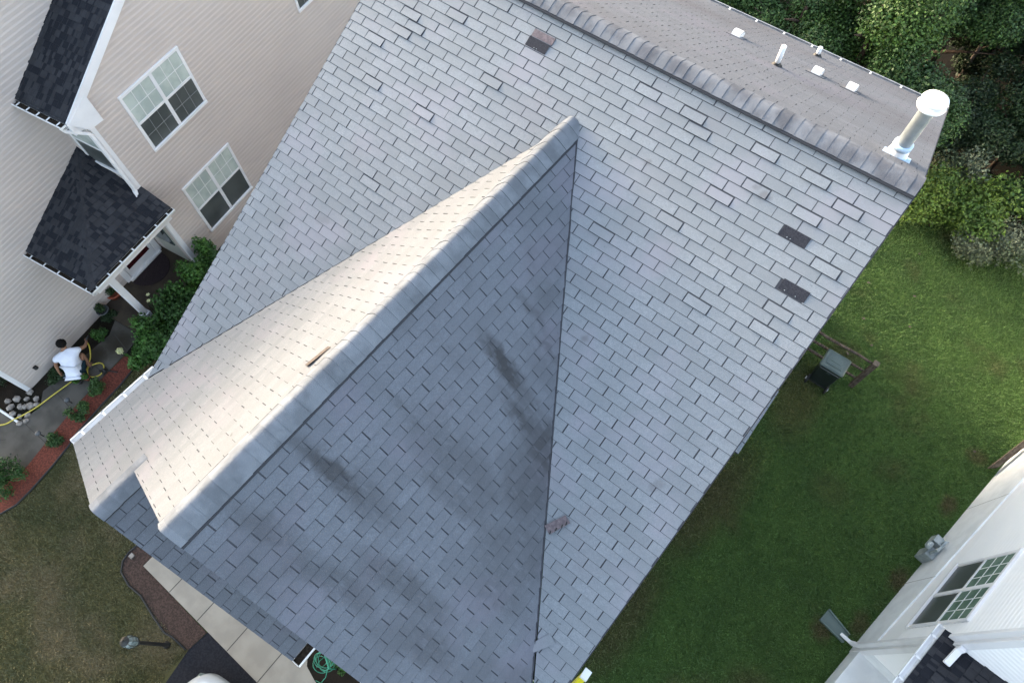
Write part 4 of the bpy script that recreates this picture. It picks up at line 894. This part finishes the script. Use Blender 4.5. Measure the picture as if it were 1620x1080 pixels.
mb=MB(); loft(mb,[rr_sec(bx+.01,by+.02,.235,.20,.06),rr_sec(bx+.01,by+.01,.25,.22,.5),rr_sec(bx,by,.27,.235,.93),rr_sec(bx,by,.285,.25,.94),rr_sec(bx,by,.285,.25,.99)]); mb.build('body',M_bin,bn_)
mb=MB(); loft(mb,[rr_sec(bx,by,.295,.262,.992),rr_sec(bx,by,.295,.262,1.02),rr_sec(bx,by,.27,.235,1.045),rr_sec(bx,by,.25,.215,1.05)]); mb.box(bx-.19,bx+.19,by-.15,by+.15,1.045,1.062); mb.box(bx-.12,bx+.12,by-.04,by+.10,1.058,1.07); lidob=mb.build('lid',M_lid,bn_); bevel(lidob,.006)
mb=MB(); mb.tube([(bx-.24,by-.24,.98),(bx-.24,by-.31,1.0),(bx+.24,by-.31,1.0),(bx+.24,by-.24,.98)],.018,8).build('handle',M_bin,bn_)
for sx in (-1,1):
    wh=MB().lathe((bx+sx*.25-.025,by-.20,.125),[(.09,0),(.125,.006),(.125,.044),(.09,.05)],22,(1,0,0)).build('wheel',M_rubber,bn_); MB().lathe((bx+sx*.25+(.026 if sx>0 else -.045),by-.20,.125),[(.045,0),(.045,.012),(.02,.018)],14,(1,0,0)).build('hub',M_chrome,wh)
MB().tube([(bx-.25,by-.20,.125),(bx+.25,by-.20,.125)],.012,8).build('axle',M_black,bn_); MB().box(bx-.03,bx+.05,by-.262,by-.255,.84,.87).build('label_plate',M_lid,bn_)
fe=empty('rail_fence',(4.83,7.3,0),'weathered wooden three rail fence ending in a post beside the bin','fence')
mb=MB(); mb.prism([(4.77,7.22,0),(4.89,7.22,0),(4.89,7.34,0),(4.77,7.34,0)],(0.02,.05,1.22)); bevel(mb.build('post',M_wood,fe),.012)
MB().prism([(4.785,7.265,1.221),(4.915,7.265,1.221),(4.915,7.4,1.221),(4.785,7.4,1.221)],(0,0,.025)).build('post_cap',M_dead,fe)
for z,dy in ((1.12,.06),(.72,.04),(.34,.02)):
    rr=random.Random(int(z*100)); mb=MB(); P=[(2.62+ (4.8-2.62)*k/6,7.30+dy+rr.uniform(-.01,.01),z+rr.uniform(-.012,.012)) for k in range(7)]; mb.tube(P,[.037,.036,.034,.038,.036,.033,.03],7); mb.build('rail',M_wood,fe,True)
mb=MB(); mb.prism([(2.64,7.24,0),(2.76,7.24,0),(2.76,7.36,0),(2.64,7.36,0)],(0,.03,1.22)); mb.build('post',M_wood,fe)

# ================================================================== LAMP POST, CAR, HOSE, LADDER
lp=empty('garden_lamp_post',(-3.89,-6.97,0),'black lamp post with a glass lantern on the dry lawn by the driveway','lamp post')
lx,ly=-3.89,-6.97
MB().lathe((lx,ly,0),[(.075,0),(.075,.05),(.04,.08),(.036,1.20),(.06,1.22),(.06,1.26)],16).build('post',M_black,lp,True)
hd=MB(); hd.lathe((lx,ly,1.26),[(.06,0),(.10,.10),(.12,.24),(.11,.34),(.07,.40)],8); hd.build('lantern_glass',M_lampgl,lp)
c=MB()
for k in range(8):
    t=2*math.pi*k/8+R(0); 
    c.tube([(lx+.072*math.cos(t),ly+.072*math.sin(t),1.26),(lx+.105*math.cos(t),ly+.105*math.sin(t),1.36),(lx+.125*math.cos(t),ly+.125*math.sin(t),1.5),(lx+.115*math.cos(t),ly+.115*math.sin(t),1.60),(lx+.07*math.cos(t),ly+.07*math.sin(t),1.67)],.006,5)
c.lathe((lx,ly,1.66),[(.08,0),(.09,.03),(.03,.08),(.012,.11)],12); c.build('lantern_cage',M_black,lp); MB().lathe((lx,ly,1.30),[(.02,0),(.035,.06),(.03,.12),(.01,.16)],10).build('bulb',M_amber,lp,True)
# car nose pointing at the garage
car=empty('parked_car',(-1.95,-8.4,0),'silver car with dark glass on the black driveway at the bottom edge','car')
cy_=R(7); 
MC=Matrix.Translation((-1.80,-8.56,0))@Matrix.Rotation(cy_,4,'Z')
def carsec(y,z0,pts): return [(x,y,z) for x,z in pts]
prof=[(-2.1,.62,.70,.55),(-2.0,.78,.86,.5),(-1.5,.86,.98,.42),(-.9,.88,1.42,.40),(-.1,.88,1.48,.40),(.55,.88,1.40,.40),(1.15,.87,1.02,.42),(1.75,.80,.90,.48),(2.0,.62,.76,.55),(2.08,.40,.62,.58)]
mb=MB(MC); secs=[]
for (y,hw,zt,zb) in prof:
    rs=[]; tumble=.72 if zt>1.2 else .93
    for (fx,fz) in ((-.9,0),(-1,.15),(-1,.5),(-tumble-.03,.82),(-tumble*.82,.97),(-.35,1),(0,1.01),(.35,1),(tumble*.82,.97),(tumble+.03,.82),(1,.5),(1,.15),(.9,0)):
        rs.append((fx*hw,y,zb-.25+(zt-zb+.25)*fz))
    secs.append(rs)
loft(mb,secs); bd=mb.build('body',M_car,car,True); sm=bd.modifiers.new('sub','SUBSURF'); sm.levels=1; sm.render_levels=2
gw=MB(MC); gw.poly([(-.60,.62,1.385),(.60,.62,1.385),(.74,1.16,1.075),(-.74,1.16,1.075)]); gw.build('windscreen',M_carglass,car); 
gw=MB(MC); gw.poly([(-.58,-.95,1.41),(-.72,-1.5,1.03),(.72,-1.5,1.03),(.58,-.95,1.41)]); gw.build('rear_window',M_carglass,car)
for sx in (-1,1):
    MB(MC).poly([(sx*.80,-.9,1.02),(sx*.80,.95,1.02),(sx*.64,.5,1.33),(sx*.62,-.8,1.36)]).build('side_window',M_carglass,car)
    MB(MC).lathe((sx*.60,1.86,.60),[(.10,0),(.09,.08),(.03,.11)],14,(0,1,.25)).build('headlight',M_lampgl,car)
    for yy in (-1.3,1.3):
        wh=MB(MC).lathe((sx*.80-.1,yy,.32),[(.22,0),(.32,.02),(.32,.18),(.22,.20)],24,(1,0,0)).build('wheel',M_rubber,car); MB(MC).lathe((sx*.80+(.09 if sx>0 else -.12),yy,.32),[(.2,0),(.2,.02),(.05,.03)],16,(1,0,0)).build('rim',M_chrome,wh)
# green hose coil
gh=MB(); P=[]
for k in range(150):
    t=k*.26; r=.13+.05*math.sin(k*.31)+.03*math.sin(k*.11); P.append((-.98+r*math.cos(t)*1.2,-5.10+r*math.sin(t),.30+.0012*k+.03*math.sin(k*.7)))
P+=[(-.75,-5.28,.35),(-.80,-5.45,.12),(-.95,-5.5,.05),(-1.1,-5.3,.06),(-1.25,-5.05,.05)]
gh.tube(P[::1],.008,6); hr=empty('garden_hose_coil',(-.95,-5.1,0),'coiled green garden hose under the corner of the roof','hose'); gh.build('hose',M_ghose,hr,True)
MB().tube([(-1.2,-4.85,.62),(-.75,-5.08,.62)],.02,8).tube([(-1.2,-4.85,.62),(-1.2,-4.85,0)],.015,8).tube([(-.75,-5.08,.62),(-.75,-5.08,0)],.015,8).build('stand',M_ghose,hr)
# yellow ladder rails leaning on the eave
la=empty('ladder',(2.9,-3.6,0),'yellow ladder leaning on the right edge of the roof at the bottom of the photo','ladder')
for xx in (2.90,3.30):
    MB().prism([(xx-.02,-3.83,.05),(xx+.05,-3.83,.05),(xx+.05,-3.93,.05),(xx-.02,-3.93,.05)],(0,1.55,6.28)).build('rail',M_yfib,la)
    MB().prism([(xx-.03,-2.27,6.33),(xx+.06,-2.27,6.33),(xx+.06,-2.39,6.33),(xx-.03,-2.39,6.33)],(0,.012,.06)).build('end_cap',M_white,la)
for k in range(20):
    t=.03+k*.048; MB().tube([(2.92,-3.88+1.55*t,.05+6.28*t),(3.32,-3.88+1.55*t,.05+6.28*t)],.016,8).build('rung',M_chrome,la)

# yellow hose on the path
yh=[(-11.9,-7.0,.06),(-11.04,-6.4,.06),(-10.86,-6.05,.06),(-10.72,-5.60,.06),(-10.66,-5.05,.06),(-10.60,-4.60,.07),(-10.56,-4.35,.07),(-10.58,-4.08,.08),(-10.50,-3.86,.06),(-10.35,-3.82,.06),(-10.22,-3.92,.06),(-10.20,-4.06,.06),(-10.30,-4.20,.06),(-10.45,-4.22,.06),(-10.60,-4.10,.08),(-10.72,-3.88,.16),(-10.76,-3.70,.42),(-10.765,-3.655,.60)]
def smooth(pts,n=6):
    P=[Vector(p) for p in pts]; out=[]
    for i in range(len(P)-1):
        a=P[max(i-1,0)];b=P[i];c=P[i+1];d=P[min(i+2,len(P)-1)]
        for k in range(n):
            t=k/n; out.append(.5*((2*b)+(c-a)*t+(2*a-5*b+4*c-d)*t*t+(3*b-a-3*c+d)*t**3))
    return out+[P[-1]]
hs_=empty('garden_hose',(-10.6,-5,0),'yellow garden hose running along the path to the hand of the man','hose')
MB().tube(smooth(yh),.017,8).build('hose',M_yellow,hs_,True)
MB().tube([(-10.765,-3.655,.60),(-10.79,-3.60,.66),(-10.83,-3.50,.66)],[.022,.026,.018],8).build('nozzle',M_black,hs_,True)
sp=MB(); sp.lathe((-10.19,-3.90,.04),[(.07,0),(.08,.03),(.03,.08),(.015,.12)],12); sp.tube([(-10.3,-3.98,.06),(-10.05,-3.80,.06),(-9.9,-3.72,.05)],.016,6); sp.tube([(-10.26,-3.82,.06),(-10.12,-4.0,.06)],.02,6)
tag(sp.build('sprinkler',M_black,None,True),'small black sprinkler at the loop of the yellow hose','sprinkler')
for (x,y,lb) in ((-10.13,-4.94,'small dark path light beside the second mulch shrub'),(-9.95,-5.88,'small dark path light beside the third mulch shrub')):
    t=empty('path_light',(x,y,0),lb,'light','path lights'); MB().tube([(x,y,0),(x,y,.22)],.012,8).build('stake',M_black,t); MB().lathe((x,y,.2),[(.045,0),(.06,.01),(.065,.05),(.03,.075)],14).build('lamp_head',M_greyp,t,True)
# rocks
spots_=[(-11.25,-5.95),(-11.08,-5.80),(-10.90,-5.62),(-10.72,-5.80),(-10.85,-5.95),(-11.05,-6.02),(-11.32,-5.72),(-11.12,-5.58),(-10.93,-5.42),(-10.62,-5.92),(-10.70,-6.05),(-11.45,-5.90),(-11.22,-5.42),(-10.98,-5.72),(-10.80,-5.50)]
RL=['farthest left','beside the edging','under the wall corner','small one touching the path','flat one near the hose','low one by the edging end','left of the middle','behind the middle','nearest the wall','right most by the hose','next to the hose','by the dark shrub','at the back','in the middle','near the corner']
for i,(x,y) in enumerate(spots_):
    bm_=bmesh.new(); bmesh.ops.create_icosphere(bm_,subdivisions=1,radius=.098); rr=random.Random(i)
    sc=Vector((rr.uniform(.7,1.25),rr.uniform(.6,1.1),rr.uniform(.45,.75)))
    for v in bm_.verts: v.co=Vector((v.co.x*sc.x,v.co.y*sc.y,v.co.z*sc.z))*(1+rr.uniform(-.2,.16))
    me=bpy.data.meshes.new('rock'); bm_.to_mesh(me); bm_.free(); me.materials.append(M_rock)
    o=bpy.data.objects.new('rock',me); COL.objects.link(o); o.location=(x,y,.03); o.rotation_euler=(0,0,rr.uniform(0,6)); tag(o,'pale garden rock, '+RL[i]+' in the heap at the wall corner','rock','pale rocks at the corner of the beige wall')
tag(MB().tube([(-11.9,-6.22,.04),(-11.42,-6.156,.04),(-10.72,-6.05,.04)],.03,6).build('border_edging',M_found),'pale concrete edging in front of the rock heap','edging')
tag(MB().box(-6.0,-5.9,-6.35,-6.25,.02,.06).build('rock',M_rock),'single white stone lying on the brown mulch','rock')
# planters
def planter(x,y,r,h,m,mleaf,label,seed,z=0.0,red=False):
    t=empty('planter',(x,y,z),label,'planter'); MB().lathe((x,y,z),[(r*.7,0),(r*.98,h*.85),(r*1.08,h*.86),(r*1.08,h),(r*.95,h),(r*.93,h*.9)],22).build('pot',m,t,True)
    MB().lathe((x,y,z+h*.8),[(r*.93,0),(r*.93,.02)],20).build('soil',M_mulch,t); leaves('foliage',[(x,y,z+h+.10,r*.8,r*.8,.14),(x+.06,y-.05,z+h+.16,r*.5,r*.5,.1)],500,.05,mleaf,t,seed=seed)
    if red: leaves('flowers',[(x,y,z+h+.12,r*.7,r*.7,.12)],70,.045,M_redfl,t,seed=seed+1)
planter(-11.75,-2.35,.19,.30,M_terra,M_leafD,'terracotta pot with a plant beside the porch',401,.0)
planter(-11.55,-2.85,.15,.26,M_greyp,M_leafD,'grey pot with a plant at the foot of the beige wall',402)
planter(-10.33,-4.28,.075,.12,M_terra,M_leafE,'small pot of red flowers on the path near the hose loop',403,.03,True)
planter(-10.42,-4.48,.06,.10,M_greyp,M_leafE,'tiny grey pot on the path beside the pot of red flowers',404,.03)

# ================================================================== MAN crouching with the hose
def skinned(name,verts,edges,radii,m,parent,root=0,sub=2,smooth=True):
    me=bpy.data.meshes.new(name); me.from_pydata([tuple(v) for v in verts],edges,[]); me.materials.append(m)
    o=bpy.data.objects.new(name,me); COL.objects.link(o); s=o.modifiers.new('skin','SKIN'); s.use_smooth_shade=True
    for i,r in enumerate(radii): 
        rr_=r if isinstance(r,tuple) else (r,r); me.skin_vertices[0].data[i].radius=rr_; me.skin_vertices[0].data[i].use_root=(i==root)
    u=o.modifiers.new('sub','SUBSURF'); u.levels=1; u.render_levels=sub
    if parent: o.parent=parent; o.matrix_parent_inverse=Matrix.Translation(parent.location).inverted()
    return o
man=empty('person',(-10.55,-4.2,0),'crouching man in a white T-shirt and dark shorts watering plants with a yellow hose','person')
V={}; names=[]; verts=[]; radii=[]; edges=[]
def jv(n,p,r,par=None):
    names.append(n); V[n]=len(verts); verts.append(Vector(p)); radii.append(r)
    if par: edges.append((V[par],V[n]))
pel=Vector((-10.50,-4.36,.36)); neck=Vector((-10.80,-4.10,.86)); 
jv('pelvis',pel,(.13,.11)); jv('waist',pel.lerp(neck,.35)+Vector((.03,-.0,.03)),(.125,.10),'pelvis'); jv('chest',pel.lerp(neck,.72)+Vector((.05,-.0,.04)),(.145,.11),'waist'); jv('neckb',neck,(.07,.06),'chest')
jv('neckt',(-10.815,-4.06,.91),.055,'neckb'); jv('head1',(-10.825,-4.03,.98),(.078,.085),'neckt'); jv('head2',(-10.83,-4.015,1.05),(.08,.09),'head1'); jv('head3',(-10.835,-4.01,1.10),(.05,.06),'head2')
# right arm (towards the hose)
jv('rs',(-10.60,-3.95,.80),.06,'chest'); jv('re',(-10.64,-3.74,.66),.045,'rs'); jv('rw',(-10.755,-3.655,.62),.030,'re'); jv('rp',(-10.785,-3.63,.62),(.034,.020),'rw')
# left arm hanging
jv('lsd',(-10.83,-4.38,.78),.06,'chest'); jv('le',(-10.86,-4.52,.55),.045,'lsd'); jv('lw',(-10.84,-4.60,.34),.030,'le'); jv('lp',(-10.82,-4.62,.28),(.034,.020),'lw')
# legs folded, knees to the wall side
jv('rk0',(-10.47,-4.22,.32),.09,'pelvis'); jv('rk',(-10.70,-3.93,.50),.07,'rk0'); jv('ra',(-10.55,-4.05,.12),.045,'rk'); jv('rf',(-10.66,-3.97,.07),.04,'ra')
jv('lk0',(-10.60,-4.44,.32),.09,'pelvis'); jv('lk',(-10.88,-4.24,.48),.07,'lk0'); jv('la',(-10.70,-4.36,.12),.045,'lk'); jv('lf',(-10.82,-4.29,.07),.04,'la')
def fingers(pp,base,fd,sd,curl,s):
    fd=Vector(fd).normalized(); sd=Vector(sd).normalized(); cu=Vector(curl).normalized(); b=verts[V[base]]
    for k,(off,l) in enumerate(((-.027,.030),(-.009,.034),(.009,.032),(.026,.025))):
        a=b+fd*.035+sd*off; n=f'{s}{k}'; jv(n+'a',a,.0095,base); jv(n+'b',a+fd*l*.8+cu*l*.35,.0085,n+'a'); jv(n+'c',a+fd*l*.9+cu*l*1.1,.0075,n+'b')
    jv(s+'ta',b-sd*.035+fd*.005,.011,base); jv(s+'tb',b-sd*.05+fd*.03+cu*.015,.009,s+'ta')
fingers(None,'rp',(-.6,.4,.1),(.3,.4,-.8),(.1,.1,-1),'R')
fingers(None,'lp',(.1,-.05,-1),(.5,-.8,0),(.6,.5,-.3),'L')
skinned('body',verts,edges,radii,M_skin,man)
# face : nose, ears, eyes
fc=Vector((-.58,.55,-.25)).normalized(); hc=Vector((-10.83,-4.02,1.03)); sdv=fc.cross(Z).normalized()
nb=MB(); nb.tube([hc+fc*.088+Z*.02,hc+fc*.105-Z*.01,hc+fc*.088-Z*.018],[.008,.013,.008],8); nb.lathe(hc+sdv*.082-Z*.005,[(.012,0),(.022,.006),(.016,.014)],10,sdv); nb.lathe(hc-sdv*.082-Z*.005,[(.012,0),(.022,.006),(.016,.014)],10,-sdv); nb.build('ears_and_nose',M_skin,man,True)
eb_=MB(); 
for s_ in (-1,1): eb_.lathe(hc+fc*.080+sdv*s_*.03+Z*.02,[(.010,0),(.008,.006),(.002,.009)],10,fc)
eb_.build('eyes',M_black,man,True); MB().tube([hc+fc*.085-Z*.045-sdv*.02,hc+fc*.09-Z*.047,hc+fc*.085-Z*.045+sdv*.02],.005,6).build('mouth',M_terra,man,True)
def blob(name,c,r,m,parent,seed,amp=.06,axis=None):
    bm_=bmesh.new(); bmesh.ops.create_icosphere(bm_,subdivisions=4,radius=1); 
    from mathutils import noise
    for v in bm_.verts:
        n_=noise.noise(v.co*3+Vector((seed,0,0)))*amp+noise.noise(v.co*9)*amp*.5; v.co=Vector((v.co.x*r[0],v.co.y*r[1],v.co.z*r[2]))*(1+n_)+Vector(c)
    me=bpy.data.meshes.new(name); bm_.to_mesh(me); bm_.free(); me.materials.append(m); me.polygons.foreach_set('use_smooth',[True]*len(me.polygons)); return link_mesh(name,me,parent)
blob('hair',hc+Vector((.018,-.012,.035)),(.113,.113,.108),M_hair,man,3,.10)
# shirt
sv=[pel+Vector((-.01,.01,.08)),pel.lerp(neck,.35)+Vector((.03,0,.03)),pel.lerp(neck,.72)+Vector((.05,0,.04)),neck-Vector((-.0,.0,.03)),Vector((-10.60,-3.95,.80)),Vector((-10.62,-3.83,.72)),Vector((-10.83,-4.38,.78)),Vector((-10.85,-4.46,.66)),pel+Vector((.03,-.03,.0))]

se=[(0,1),(1,2),(2,3),(2,4),(4,5),(2,6),(6,7),(0,8)]
sr_=[(.19,.165),(.185,.155),(.19,.155),(.09,.08),.085,.072,.085,.072,(.20,.165)]
skinned('shirt',sv,se,sr_,M_shirt,man)
# shorts
pv=[pel+Vector((0.01,-.01,-.03)),Vector((-10.46,-4.24,.31)),Vector((-10.62,-4.02,.43)),Vector((-10.60,-4.46,.31)),Vector((-10.80,-4.30,.42))]
skinned('shorts',pv,[(0,1),(1,2),(0,3),(3,4)],[.155,.115,.095,.115,.095],M_short,man)
for (a,b) in (((-10.52,-4.08,.05),(-10.70,-3.94,.05)),((-10.68,-4.39,.05),(-10.86,-4.26,.05))): MB().tube([a,Vector(a).lerp(Vector(b),.5),b],[.045,.052,.035],10).build('shoe',M_shoe,man,True)
